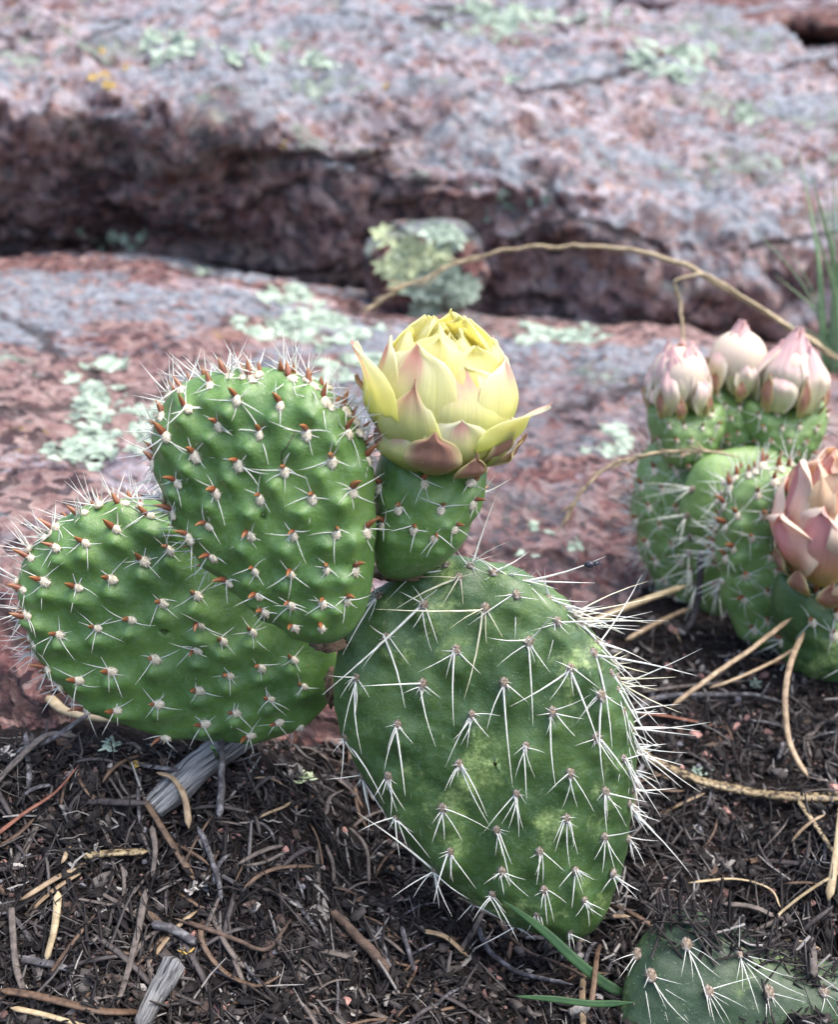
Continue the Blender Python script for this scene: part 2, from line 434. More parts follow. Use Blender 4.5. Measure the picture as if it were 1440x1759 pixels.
def soil_mat():
    k = NT('dark_soil')
    co = k.coords()
    n1 = k.noise(co, 1.1, 10, 0.7)
    n2 = k.noise(co, 7.0, 8, 0.75)
    c = k.ramp(n2, [(0.3, (0.006, 0.005, 0.005)), (0.5, (0.018, 0.013, 0.012)), (0.62, (0.042, 0.031, 0.028)), (0.75, (0.11, 0.085, 0.075))])
    c = k.mix(k.maprange(n1, 0.45, 0.65, 0.0, 0.5), c, (0.024, 0.016, 0.014))
    v = k.n('ShaderNodeTexVoronoi', {'Vector': co, 'Scale': 9.0})
    grit = k.math('MULTIPLY', k.maprange(v.outputs['Distance'], 0.16, 0.24, 1.0, 0.0), k.maprange(k.noise(co, 3.0, 3, 0.6, w=5.0), 0.5, 0.62))
    gsep = k.n('ShaderNodeSeparateColor', {'Color': v.outputs['Color']})
    gcol = k.ramp(gsep.outputs[0], [(0.0, (0.22, 0.12, 0.11)), (0.5, (0.35, 0.22, 0.19)), (1.0, (0.28, 0.27, 0.28))])
    c = k.mix(k.math('MULTIPLY', grit, 0.7), c, gcol)
    h = k.math('ADD', n2, k.math('MULTIPLY', grit, 0.5))
    return k.principled(c, 0.9, k.bump(h, 1.0, 0.22), spec=0.2)


MATS['soil'] = soil_mat()


def litter_mat(name, stops, rough=0.75, stripes=False):
    k = NT(name)
    a = k.attr('tone')
    f = a.outputs['Fac']
    c = k.ramp(f, stops)
    n1 = k.noise(k.coords(), 8.0, 5, 0.7)
    c = k.mix(k.maprange(n1, 0.35, 0.7, 0.0, 0.6), c, k.mix(0.7, c, (0.02, 0.014, 0.012)))
    return k.principled(c, rough, k.bump(n1, 0.6, 0.05), spec=0.3)


MATS['litter'] = litter_mat('litter', [(0.0, (0.004, 0.004, 0.005)), (0.36, (0.011, 0.009, 0.010)), (0.60, (0.032, 0.027, 0.027)), (0.79, (0.085, 0.074, 0.069)), (0.93, (0.17, 0.155, 0.148)), (1.0, (0.32, 0.30, 0.28))])
MATS['grit'] = litter_mat('grit', [(0.0, (0.02, 0.014, 0.013)), (0.4, (0.07, 0.045, 0.04)), (0.7, (0.20, 0.12, 0.11)), (0.9, (0.40, 0.25, 0.22)), (1.0, (0.42, 0.42, 0.44))])


# ------------------------------------------------------------------ mesh helpers (all in cm)
class MB:
    def __init__(self):
        self.v, self.f, self.uv, self.tone = [], [], [], []
        self.n = 0

    def add(self, verts, faces, uv=None, tone=0.5):
        verts = np.asarray(verts, float)
        self.v.append(verts)
        n = self.n
        self.f.extend([tuple(i + n for i in f) for f in faces])
        self.uv.append(np.zeros((len(verts), 2)) if uv is None else np.asarray(uv, float))
        self.tone.append(np.full(len(verts), tone) if np.isscalar(tone) else np.asarray(tone))
        self.n += len(verts)

    def mesh(self, name, mat, origin=(0, 0, 0), smooth=True, tone=False):
        me = bpy.data.meshes.new(name)
        V = (np.concatenate(self.v) - np.asarray(origin)) * CM
        me.from_pydata(V.tolist(), [], self.f)
        for m_ in (mat if isinstance(mat, (list, tuple)) else [mat]):
            me.materials.append(m_)
        if smooth:
            me.polygons.foreach_set('use_smooth', [True] * len(me.polygons))
        UV = np.concatenate(self.uv)
        if UV.any():
            lay = me.uv_layers.new(name='UVMap')
            idx = np.zeros(len(me.loops), dtype=np.int32)
            me.loops.foreach_get('vertex_index', idx)
            lay.data.foreach_set('uv', UV[idx].ravel().astype(np.float32))
        if tone:
            at = me.attributes.new('tone', 'FLOAT', 'POINT')
            at.data.foreach_set('value', np.concatenate(self.tone).astype(np.float32))
        me.update()
        return me


def link(name, me, parent=None, loc=(0, 0, 0), rot=None, scale=None):
    """loc in cm, in the parent's frame when a parent is given (parents are never rotated)."""
    o = bpy.data.objects.new(name, me)
    COL.objects.link(o)
    o.location = Vector(np.asarray(loc, float) * CM)
    if parent is not None:
        o.parent = parent
    if rot is not None:
        o.rotation_euler = rot.to_euler() if isinstance(rot, Matrix) else rot
    if scale is not None:
        o.scale = (scale,) * 3 if np.isscalar(scale) else scale
    return o


def tag(o, label, cat, group=None, kind=None):
    if label:
        o['label'] = label
    if cat:
        o['category'] = cat
    if group:
        o['group'] = group
    if kind:
        o['kind'] = kind
    return o


def empty(name, loc, label, cat, group=None):
    o = bpy.data.objects.new(name, None)
    COL.objects.link(o)
    o.empty_display_size = 0.01
    o.location = Vector(np.asarray(loc, float) * CM)
    return tag(o, label, cat, group)


def catmull(pts, n):
    pts = np.asarray(pts, float)
    if len(pts) == 2:
        t = np.linspace(0, 1, n)[:, None]
        return pts[0] * (1 - t) + pts[1] * t
    P_ = np.vstack([2 * pts[0] - pts[1], pts, 2 * pts[-1] - pts[-2]])
    m = len(pts) - 1
    out = []
    for u in np.linspace(0, m - 1e-6, n):
        i = int(u)
        t = u - i
        a, b, c, d = P_[i], P_[i + 1], P_[i + 2], P_[i + 3]
        out.append(0.5 * ((2 * b) + (-a + c) * t + (2 * a - 5 * b + 4 * c - d) * t * t + (-a + 3 * b - 3 * c + d) * t ** 3))
    return np.array(out)


def tube(mb, path, radii, sides=5, flat=1.0, tone=0.5, cap=True, up=None, groove=0.0):
    path = np.asarray(path, float)
    n = len(path)
    radii = np.full(n, radii) if np.isscalar(radii) else np.asarray(radii, float)
    T = nrm(np.gradient(path, axis=0))
    ref = np.array([0.0, 0, 1.0]) if up is None else np.asarray(up, float)
    A = np.cross(T, ref)
    bad = np.linalg.norm(A, axis=1) < 0.05
    A[bad] = np.cross(T[bad], [1.0, 0.2, 0])
    A = nrm(A)
    B = nrm(np.cross(A, T))
    V, UV = [], []
    for i in range(n):
        for k in range(sides):
            a = 2 * math.pi * k / sides
            rr = radii[i] * (1 - groove * max(0, math.sin(a)) ** 6)
            V.append(path[i] + A[i] * math.cos(a) * rr + B[i] * math.sin(a) * rr * flat)
            UV.append((k / sides, i / max(1, n - 1)))
    fs = []
    for i in range(n - 1):
        for k in range(sides):
            k2 = (k + 1) % sides
            fs.append((i * sides + k, i * sides + k2, (i + 1) * sides + k2, (i + 1) * sides + k))
    if cap:
        fs.append(tuple(range(sides - 1, -1, -1)))
        fs.append(tuple((n - 1) * sides + k for k in range(sides)))
    mb.add(V, fs, UV, tone)


def spine(mb, a, b, r, bend=0.0, sides=4, seg=4, sag=None):
    a, b = np.asarray(a, float), np.asarray(b, float)
    d = b - a
    L = np.linalg.norm(d)
    side = nrm(np.cross(d, [0.3, -1.0, 0.2]))
    t = np.linspace(0, 1, seg + 1)
    off = np.sin(t * math.pi)[:, None] * side * bend * L
    if sag is not None:
        off = off + np.sin(t * math.pi)[:, None] * np.asarray(sag) * L
    path = a + d * t[:, None] + off
    tube(mb, path, r * (1.0 - 0.93 * t ** 1.4), sides, cap=False)


def grid_faces(nu, nv, wrap=False):
    fs = []
    for i in range(nu - 1):
        for j in range(nv if wrap else nv - 1):
            j2 = (j + 1) % nv
            fs.append((i * nv + j, i * nv + j2, (i + 1) * nv + j2, (i + 1) * nv + j))
    return fs


_ico = {}


def ico(sub):
    if sub in _ico:
        return _ico[sub]
    import bmesh
    bm = bmesh.new()
    bmesh.ops.create_icosphere(bm, subdivisions=sub, radius=1.0)
    V = np.array([v.co[:] for v in bm.verts])
    Fc = [tuple(v.index for v in f.verts) for f in bm.faces]
    bm.free()
    _ico[sub] = (V, Fc)
    return _ico[sub]


def bvh_of(V, faces):
    return BVHTree.FromPolygons([tuple(v) for v in V], faces)


def vertex_normals_grid(V, nu, nv):
    G = V.reshape(nu, nv, 3)
    du = np.gradient(G, axis=0)
    dv = np.gradient(G, axis=1)
    return nrm(np.cross(dv, du)).reshape(-1, 3)


# ------------------------------------------------------------------ ground
GC = [(-700, 1900, 1.6), (-500, 1500, 2.4), (-500, 1270, 3.0), (0, 1759, 1.1), (350, 1759, 0.5), (700, 1759, -0.4), (1100, 1759, -1.7), (1440, 1759, -1.7), (1800, 1759, -1.4),
      (0, 1500, 2.0), (300, 1560, 1.5), (300, 1400, 2.45), (300, 1300, 3.15), (180, 1270, 3.3), (0, 1290, 3.05), (420, 1300, 3.0), (500, 1310, 2.75), (540, 1400, 1.6), (620, 1450, 0.4), (640, 1560, 0.0),
      (900, 1650, -0.5), (1010, 1610, -0.4), (1110, 1480, 0.3), (1150, 1330, 1.05), (1440, 1400, 1.2), (1440, 1520, 0.7), (1300, 1590, 0.95), (1400, 1620, 0.75), (1500, 1650, 0.6), (1180, 1545, 0.6), (1095, 1600, 0.1),
      (1250, 1680, -1.0), (1068, 1690, 0.15), (1150, 1200, 1.35), (1300, 1120, 1.6), (1000, 1070, 1.6), (1440, 1130, 1.6), (1900, 1200, 1.5), (1900, 1500, 0.8), (700, 1150, 1.6), (850, 1250, 1.0)]
GX, GZ = [], []
for (a_, b_, z_) in GC:
    d_ = ray(a_, b_)
    t_ = (z_ - CAM[2]) / d_[2]
    q_ = CAM + d_ * t_
    GX.append(q_[:2])
    GZ.append(z_)
for q_, z_ in (((-60, 60), 0), ((60, 60), 0), ((0, 90), 0), ((-60, 0), 0), ((60, 0), 0), ((0, -60), 0), ((-25, 5), 1.0), ((25, 5), -1.0), ((0, 5), 0)):
    GX.append(np.array(q_, float))
    GZ.append(z_)
GX, GZ = np.array(GX), np.array(GZ)


def ground_base(x, y):
    d2 = (x[:, None] - GX[None, :, 0]) ** 2 + (y[:, None] - GX[None, :, 1]) ** 2
    wt = 1.0 / (d2 + 0.8) ** 1.9
    z = (wt * GZ).sum(1) / wt.sum(1)
    far = np.clip((np.hypot(x, y - 20) - 60) / 60, 0, 1)
    return z * (1 - far)


def ground_z(x, y):
    x, y = np.asarray(x, float), np.asarray(y, float)
    z = ground_base(x, y)
    p = np.stack([x, y, np.zeros_like(x)], 1)
    near = np.clip(1 - (np.hypot(x, y - 20) - 40) / 40, 0.0, 1)
    z = z + near * (0.34 * fbm(p * 0.45, 4, 11) + 0.26 * fbm(p * 1.4, 4, 31) + 0.11 * fbm(p * 5.5, 3, 51))
    return z


def gz(x, y):
    return float(ground_z([x], [y])[0])


def axis_steps(lo, hi, step, far):
    a = list(np.arange(lo, hi + 1e-6, step))
    s, q = step, hi
    while q < far:
        s *= 1.35
        q += s
        a.append(q)
    s, q = step, lo
    pre = []
    while q > -far:
        s *= 1.35
        q -= s
        pre.append(q)
    return np.array(pre[::-1] + a)


xs = axis_steps(-16, 17, 0.085, 900)
ys = axis_steps(9, 36, 0.085, 900)
XX, YY = np.meshgrid(xs, ys, indexing='ij')
ZZ = ground_z(XX.ravel(), YY.ravel())
GV = np.stack([XX.ravel(), YY.ravel(), ZZ], 1)
mb = MB()
gf = [f[::-1] for f in grid_faces(len(xs), len(ys))]
mb.add(GV, gf)
ground = link('ground', mb.mesh('ground', MATS['soil']))
ground['kind'] = 'structure'
# a coarser copy of the surface for placing things on it
sx, sy = np.arange(-20, 24, 0.3), np.arange(7, 40, 0.3)
X2, Y2 = np.meshgrid(sx, sy, indexing='ij')
CG = np.stack([X2.ravel(), Y2.ravel(), ground_z(X2.ravel(), Y2.ravel())], 1)
BG = bvh_of(CG, grid_faces(len(sx), len(sy)))


def cast(bvh, px, py):
    d = Vector(nrm(ray(px, py)))
    h = bvh.ray_cast(Vector(CAM), d)
    if h[0] is None:
        return None, None
    n = np.array(h[1])
    if np.dot(n, np.array(d)) > 0:
        n = -n
    return np.array(h[0]), n


def G(px, py, lift=0.0):
    h, n = cast(BG, px, py)
    if h is None:
        h = P(px, py, 20)
        h[2] = gz(h[0], h[1])
    h = h.copy()
    h[2] = gz(h[0], h[1]) + lift
    return h


# ------------------------------------------------------------------ boulders
def interp_table(keys, px):
    """keys: list of (px, [(py, Y), ...]) with equal row counts."""
    xs_ = [k_[0] for k_ in keys]
    arr = np.array([k_[1] for k_ in keys], float)
    px = np.clip(px, xs_[0], xs_[-1])
    out = np.empty(arr.shape[1:])
    for r in range(arr.shape[1]):
        for c in range(2):
            out[r, c] = np.interp(px, xs_, arr[:, r, c])
    return out


def rock_sheet(keys, pxs, rows_n, amp, seed, back_drop, freq=0.12, amp2=0.3, strata=0.0):
    cols = []
    for px in pxs:
        tb = interp_table(keys, px)
        pts = np.array([P(px, r[0], r[1]) for r in tb])
        last = pts[-1].copy()
        bd = [last + np.array([0, back_drop[0], -back_drop[1]]), last + np.array([0, back_drop[0] * 1.6, -last[2] - 8])]
        pts = np.vstack([pts, bd])
        # even spacing along the profile
        seg = np.linalg.norm(np.diff(pts, axis=0), axis=1)
        # denser where it is near
        dist = np.linalg.norm(0.5 * (pts[1:] + pts[:-1]) - CAM, axis=1)
        wgt = np.maximum(seg / dist, 1e-4)
        cum = np.concatenate([[0], np.cumsum(wgt)])
        m = catmull(pts, 400)
        u = np.interp(np.linspace(0, cum[-1], rows_n), cum, np.arange(len(pts)))
        cols.append(m[np.clip((u / (len(pts) - 1) * 399).astype(int), 0, 399)])
    V = np.array(cols)
    nu, nv = V.shape[:2]
    V = V.reshape(-1, 3)
    # smooth once along the rows of columns
    Vg = V.reshape(nu, nv, 3)
    for _ in range(3):
        Vg[1:-1] = 0.25 * Vg[:-2] + 0.5 * Vg[1:-1] + 0.25 * Vg[2:]
        Vg[:, 1:-1] = 0.25 * Vg[:, :-2] + 0.5 * Vg[:, 1:-1] + 0.25 * Vg[:, 2:]
    V = Vg.reshape(-1, 3)
    N = vertex_normals_grid(V, nu, nv)
    big = fbm(V * freq, 5, seed)
    fine = fbm(V * freq * 7, 5, seed + 20, 0.6)
    ridge = 1 - np.abs(fbm(V * np.array([freq * 1.2, freq * 1.2, freq * 3.2]), 5, seed + 40))
    d = amp * big + amp2 * fine + strata * (ridge - 0.75)
    d = d + amp2 * 0.5 * np.round(fbm(V * freq * 3.0, 3, seed + 60) * 5) / 2.5
    V = V + N * d[:, None]
    return V, nu, nv


def rock_object(name, V, nu, nv, mat, label):
    mb = MB()
    fs = [f[::-1] for f in grid_faces(nu, nv)]
    mb.add(V, fs)
    c = V.mean(0)
    c[2] = 0
    o = link(name, mb.mesh(name, mat, c), None, c)
    tag(o, label, 'boulder')
    return o, bvh_of(V, fs), c


# lower slab
slab_keys = [(-1600, [(1420, 20.0), (1260, 21.0), (1050, 24.5), (820, 31), (610, 44), (470, 60)]),
             (0, [(1420, 20.3), (1260, 21.4), (1050, 25), (820, 31), (600, 44), (450, 62)]),
             (400, [(1420, 21.5), (1240, 22.6), (1050, 26), (820, 32), (610, 45), (478, 62)]),
             (640, [(1420, 22.5), (1200, 24.5), (1050, 27.5), (820, 35), (640, 47), (520, 62)]),
             (860, [(1420, 25), (1150, 28), (1000, 31), (820, 38), (670, 48), (555, 61)]),
             (1100, [(1420, 28), (1080, 31), (950, 34), (800, 40), (680, 48), (570, 60)]),
             (1440, [(1420, 31), (1050, 35), (920, 38), (800, 43), (700, 50), (620, 58)]),
             (3000, [(1420, 31), (1050, 35), (920, 38), (800, 43), (700, 50), (640, 58)])]
V, nu, nv = rock_sheet(slab_keys, np.concatenate([np.arange(-1600, -60, 40), np.arange(-60, 1500, 4.5), np.arange(1500, 3000, 40)]), 330, 0.9, 3, (16, 3), 0.11, 0.42, 0.5)
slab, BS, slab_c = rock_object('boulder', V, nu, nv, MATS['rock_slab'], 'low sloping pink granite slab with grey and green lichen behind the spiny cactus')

# big upper boulder with a dark overhang
up_keys = [(-2500, [(560, 80), (470, 74), (420, 72.5), (330, 70), (215, 67), (150, 72), (60, 92), (-60, 140), (-170, 230)]),
           (0, [(560, 80), (460, 74), (425, 73), (330, 70.5), (200, 66.5), (140, 71), (50, 90), (-60, 140), (-170, 230)]),
           (180, [(560, 80), (465, 74), (430, 73), (330, 70.5), (190, 66), (130, 71), (40, 90), (-60, 140), (-170, 230)]),
           (400, [(570, 79), (500, 74), (450, 72), (350, 69.5), (235, 66), (165, 69), (70, 85), (-60, 140), (-170, 230)]),
           (600, [(600, 78), (520, 73), (460, 70), (370, 68), (275, 66.5), (165, 70), (80, 82), (-60, 140), (-170, 230)]),
           (820, [(610, 75), (560, 70.5), (490, 69), (400, 68.5), (325, 67.5), (205, 70.5), (105, 84), (-60, 140), (-170, 230)]),
           (1040, [(640, 73), (570, 68.5), (490, 67), (425, 66.5), (385, 66.5), (270, 70), (140, 84), (-50, 140), (-170, 230)]),
           (1240, [(660, 72), (590, 68), (520, 66.5), (440, 66), (395, 67), (310, 72), (160, 88), (-40, 140), (-170, 230)]),
           (1440, [(680, 73), (600, 69), (540, 68), (470, 67.5), (410, 68), (330, 73), (190, 88), (-20, 140), (-170, 230)]),
           (4200, [(700, 76), (600, 73), (540, 71), (470, 69), (400, 68), (330, 70), (190, 88), (-20, 140), (-170, 230)])]
V, nu, nv = rock_sheet(up_keys, np.concatenate([np.arange(-2500, -80, 60), np.arange(-80, 1520, 5), np.arange(1520, 4200, 60)]), 330, 1.7, 77, (70, 10), 0.055, 1.5, 3.2)
upper, BU, upper_c = rock_object('boulder', V, nu, nv, MATS['rock_far'], 'huge overhanging granite boulder with a dark underside filling the back')

# top right slab lying on it
tr_keys = [(1060, [(20, 128), (8, 120), (0, 118), (-40, 130), (-120, 190)]),
           (1150, [(60, 126), (45, 117), (10, 113), (-40, 130), (-120, 190)]),
           (1300, [(95, 124), (82, 112), (30, 107), (-40, 130), (-120, 190)]),
           (1440, [(100, 122), (90, 110), (30, 104), (-40, 130), (-120, 190)]),
           (3800, [(130, 122), (110, 110), (30, 100), (-40, 130), (-120, 190)])]
V, nu, nv = rock_sheet(tr_keys, np.concatenate([np.arange(1062, 1520, 8), np.arange(1520, 3800, 80)]), 120, 1.2, 133, (40, 8), 0.07, 0.6, 1.2)
topr, BT, _ = rock_object('boulder', V, nu, nv, MATS['rock_far_top'], 'pinkish granite slab resting on top of the overhanging boulder in the corner')


def lump_rock(name, px, py, Y, half, mat, label, seed, yaw=0.0, sub=5, amp=0.22):
    V, Fc = ico(sub)
    V = V.copy()
    p = np.sign(V) * np.abs(V) ** 0.72
    d = 1 + amp * fbm(p * 1.1 + seed, 5, seed) + 0.05 * fbm(p * 5 + seed, 4, seed + 9)
    V = p * d[:, None] * np.asarray(half)
    c_, s_ = math.cos(yaw), math.sin(yaw)
    V = V @ np.array([[c_, s_, 0], [-s_, c_, 0], [0, 0, 1]])
    C = P(px, py, Y)
    mb = MB()
    mb.add(V + C, Fc)
    o = link(name, mb.mesh(name, mat, C), None, C)
    tag(o, label, 'boulder')
    return o, bvh_of(V + C, Fc), C


wedge, BW, wedge_c = lump_rock('boulder', 728, 465, 64.0, (3.5, 3.2, 2.65), MATS['rock_small'],
                               'small rounded rock crusted with pale green lichen wedged in the gap under the overhang', 5, 0.25)


# foliose lichens
def lichen_patch(bvh, parent, pc, poly_c, rad, n, size, mat, seed, name='lichen_patch', label=None):
    rr = random.Random(seed)
    mb = MB()
    for i in range(n):
        a, q = rr.uniform(0, 2 * math.pi), math.sqrt(rr.random())
        wobble = 0.72 + 0.28 * math.sin(3 * a + seed) + 0.16 * math.sin(7 * a + 2 * seed)
        px = poly_c[0] + 1.25 * rad[0] * q * wobble * math.cos(a)
        py = poly_c[1] + 1.25 * rad[1] * q * wobble * math.sin(a)
        if vnoise([[px * 0.045, py * 0.075, seed]], 3)[0] + 0.5 * vnoise([[px * 0.12, py * 0.2, seed]], 4)[0] + 0.55 * (0.75 - q) < -0.02:
            continue
        h, nn = cast(bvh, px, py)
        if h is None:
            continue
        t1 = nrm(np.cross(nn, [0.3, 0.2, 1.0]))
        t2 = np.cross(nn, t1)
        m = rr.choice((9, 11, 13))
        s = size * rr.uniform(0.55, 1.25)
        ph = rr.uniform(0, 6.28)
        cup = rr.uniform(0.0, 0.22)
        vs, tn = [h + nn * 0.015], None
        for ring, fr in ((1, 0.5), (2, 1.0)):
            for k in range(m):
                b = 2 * math.pi * k / m + ph
                lob = 1 + (0.38 if k % 2 else -0.28) * (fr > 0.8) + rr.uniform(-0.15, 0.15)
                R = s * fr * lob
                vs.append(h + t1 * R * math.cos(b) + t2 * R * math.sin(b) + nn * (0.015 + cup * s * fr ** 2 * rr.uniform(0.3, 1.2)))
        fs = [(0, 1 + k, 1 + (k + 1) % m) for k in range(m)]
        fs += [(1 + k, 1 + m + k, 1 + m + (k + 1) % m, 1 + (k + 1) % m) for k in range(m)]
        mb.add(vs, fs)
    if mb.n:
        o = link(name, mb.mesh(name, mat, pc), parent, (0, 0, 0))
        o['kind'] = 'stuff'
        return o


for i, (c_, r_, n_, s_, m_) in enumerate([
        ((152, 690), (58, 48), 190, 0.26, 'lichen_green'), ((170, 742), (52, 40), 130, 0.26, 'lichen_green'), ((130, 778), (42, 30), 100, 0.25, 'lichen_green'),
        ((188, 626), (36, 16), 60, 0.24, 'lichen_green'), ((540, 560), (95, 34), 260, 0.42, 'lichen_green'), ((500, 505), (50, 16), 90, 0.4, 'lichen_green'),
        ((590, 628), (60, 30), 120, 0.32, 'lichen_green'), ((240, 730), (34, 50), 70, 0.26, 'lichen_green'), ((410, 552), (12, 10), 14, 0.3, 'lichen_green'),
        ((342, 466), (18, 10), 12, 0.4, 'lichen_green'), ((990, 578), (50, 20), 60, 0.4, 'lichen_green'), ((1065, 745), (35, 18), 40, 0.3, 'lichen_green'),
        ((930, 575), (40, 16), 40, 0.4, 'lichen_green'), ((1040, 775), (40, 22), 40, 0.24, 'lichen_green'), ((940, 905), (26, 14), 22, 0.16, 'lichen_green'), ((905, 950), (16, 10), 12, 0.14, 'lichen_green'), ((985, 940), (18, 10), 12, 0.14, 'lichen_green')]):
    lichen_patch(BS, slab, slab_c, c_, r_, n_, s_, MATS[m_], 40 + i)
lichen_patch(BW, wedge, wedge_c, (700, 440), (65, 36), 190, 0.5, MATS['lichen_yellow'], 71)
lichen_patch(BW, wedge, wedge_c, (760, 490), (70, 42), 230, 0.5, MATS['lichen_green'], 72)
lichen_patch(BW, wedge, wedge_c, (775, 405), (40, 18), 60, 0.5, MATS['lichen_green'], 73)
for i, (c_, r_, n_, s_, m_) in enumerate([
        ((300, 80), (60, 35), 120, 0.9, 'lichen_green'), ((200, 412), (62, 18), 110, 0.6, 'lichen_green'), ((440, 95), (60, 20), 70, 0.9, 'lichen_green'),
        ((175, 137), (18, 20), 24, 0.5, 'lichen_orange'), ((240, 113), (22, 8), 18, 0.5, 'lichen_orange'), ((195, 90), (40, 8), 14, 0.45, 'lichen_orange'),
        ((900, 30), (150, 26), 200, 1.1, 'lichen_green'), ((1160, 100), (90, 30), 170, 1.1, 'lichen_green'), ((1290, 200), (60, 30), 60, 0.9, 'lichen_green'),
        ((905, 135), (30, 10), 26, 0.9, 'lichen_green'), ((540, 110), (40, 16), 40, 0.8, 'lichen_green'), ((480, 245), (12, 9), 8, 0.5, 'lichen_orange'),
        ((660, 145), (12, 8), 8, 0.5, 'lichen_orange'), ((860, 350), (70, 30), 30, 0.5, 'lichen_green')]):
    lichen_patch(BU, upper, upper_c, c_, r_, int(n_ * 0.6), s_ * 0.55, MATS[m_], 90 + i)


# ------------------------------------------------------------------ cactus pads
class Pad:
    """A pad whose outline is given in picture points on a plane of its own at a real distance."""

    def __init__(self, outline, c_px, Y, pitch=0.0, yaw=0.0, T=0.6, power=2.6, expo=0.55):
        self.O = P(c_px[0], c_px[1], Y)
        n0 = np.array([0.0, -1.0, 0.0])
        cp, sp = math.cos(math.radians(pitch)), math.sin(math.radians(pitch))
        cy, sy_ = math.cos(math.radians(yaw)), math.sin(math.radians(yaw))
        n1 = np.array([0, -cp, sp])
        self.N = np.array([n1[1] * -sy_ * -1 * -1, n1[1] * cy, n1[2]])
        self.N = nrm(np.array([sy_ * cp, -cy * cp, sp]))
        self.U = nrm(np.cross([0, 0, 1.0], self.N) * -1)
        if self.U[0] < 0:
            self.U = -self.U
        self.V = nrm(np.cross(self.N, self.U))
        if self.V[2] < 0:
            self.V = -self.V
        self.T, self.power, self.expo = T, power, expo
        pts = np.array([self.uv(*p) for p in outline])
        self.c = np.zeros(2)
        d = pts - self.c
        ang = np.unwrap(np.arctan2(d[:, 1], d[:, 0]))
        if ang[-1] < ang[0]:
            ang, d = ang[::-1], d[::-1]
        rad = np.hypot(d[:, 0], d[:, 1])
        a3 = np.concatenate([ang - 2 * math.pi, ang, ang + 2 * math.pi])
        r3 = np.concatenate([rad] * 3)
        q = np.linspace(0, 2 * math.pi, 721)
        base = ang[0] - (ang[0] % (2 * math.pi))
        r = np.interp(q + base, a3, r3)
        ker = np.exp(-0.5 * (np.arange(-14, 15) / 6.0) ** 2)
        ker /= ker.sum()
        rr = np.concatenate([r[-15:-1], r, r[1:15]])
        self.R = np.convolve(rr, ker, 'valid')
        self.q = q
        self.bumps = []
        self.skew = (1.0, 1.0)

    def uv(self, px, py):
        d = ray(px, py)
        t = np.dot(self.O - CAM, self.N) / np.dot(d, self.N)
        h = CAM + d * t - self.O
        return np.array([np.dot(h, self.U), np.dot(h, self.V)])

    def rout(self, th):
        return np.interp(np.asarray(th) % (2 * math.pi), self.q, self.R)

    def w0(self, rho):
        return self.T * np.maximum(1 - np.clip(rho, 0, 1) ** self.power, 0) ** self.expo

    def bump_h(self, u, v):
        h = np.zeros_like(u)
        for (bu, bv, du, dv, a, b, amp) in self.bumps:
            x, y = u - bu, v - bv
            l = x * du + y * dv
            k = -x * dv + y * du
            e = (l / np.where(l > 0, a * self.skew[0], a * self.skew[1])) ** 2 + (k / b) ** 2
            h = h + amp * np.exp(-e)
        return h

    def surf(self, u, v):
        u, v = np.atleast_1d(u).astype(float), np.atleast_1d(v).astype(float)
        th = np.arctan2(v, u)
        rho = np.hypot(u, v) / self.rout(th)
        w = self.w0(rho)
        fade = np.clip((1 - rho) * 5 + 0.25, 0.25, 1)
        return w + self.bump_h(u, v) * fade

    def world(self, u, v, w_):
        u, v, w_ = np.broadcast_arrays(np.atleast_1d(u), np.atleast_1d(v), np.atleast_1d(w_))
        return self.O + u[:, None] * self.U + v[:, None] * self.V + w_[:, None] * self.N

    def front(self, px, py):
        # picture point -> point on the front surface (the surface stands proud of the plane: iterate)
        d = ray(px, py)
        w_ = self.T
        for _ in range(6):
            t = np.dot(self.O + self.N * w_ - CAM, self.N) / np.dot(d, self.N)
            h = CAM + d * t - self.O
            u, v = np.dot(h, self.U), np.dot(h, self.V)
            rho = math.hypot(u, v) / float(self.rout(math.atan2(v, u)))
            if rho > 0.985:
                u, v = u * 0.985 / rho, v * 0.985 / rho
            w_ = float(self.surf(u, v)[0])
        e = 0.03
        wx = float(self.surf(u + e, v)[0]) - w_
        wy = float(self.surf(u, v + e)[0]) - w_
        g = np.clip(np.array([wx, wy]) / e, -3, 3)
        n = nrm(self.N - g[0] * self.U - g[1] * self.V)
        return self.world(u, v, w_)[0], n, (u, v)

    def rim(self, th, phi):
        r = float(self.rout(th)) * 1.0
        rho = math.sin(phi)
        u, v = r * rho * math.cos(th), r * rho * math.sin(th)
        w_ = float(self.w0(rho)) * (1 if math.cos(phi) >= 0 else -1)
        out = nrm(self.U * math.cos(th) + self.V * math.sin(th))
        n = nrm(out * math.sin(phi) + self.N * math.cos(phi) * 0.9)
        return self.world(u, v, w_)[0], n

    def at_level(self, px, py, w_):
        d = ray(px, py)
        t = np.dot(self.O + self.N * w_ - CAM, self.N) / np.dot(d, self.N)
        return CAM + d * t

    def mesh(self, name, mat, rings=84, segs=230, noise=0.03, seed=0):
        th = np.linspace(0, 2 * math.pi, segs, endpoint=False)
        # front centre -> rim -> back centre, denser near rim
        ph = np.linspace(0.012, math.pi - 0.012, rings)
        TH, PH = np.meshgrid(th, ph)
        TH, PH = TH.ravel(), PH.ravel()
        rho = np.sin(PH)
        r = self.rout(TH)
        u, v = rho * r * np.cos(TH), rho * r * np.sin(TH)
        sgn = np.where(np.cos(PH) >= 0, 1.0, -1.0)
        w_ = self.w0(rho) * sgn
        fade = np.clip((1 - rho) * 5 + 0.25, 0.25, 1)
        bh = self.bump_h(u, v) * fade
        # near the rim the bumps push outwards
        out = self.U[None] * np.cos(TH)[:, None] + self.V[None] * np.sin(TH)[:, None]
        k = np.clip((rho - 0.9) / 0.1, 0, 1)[:, None]
        dirn = nrm(self.N[None] * sgn[:, None] * (1 - k * 0.8) + out * k)
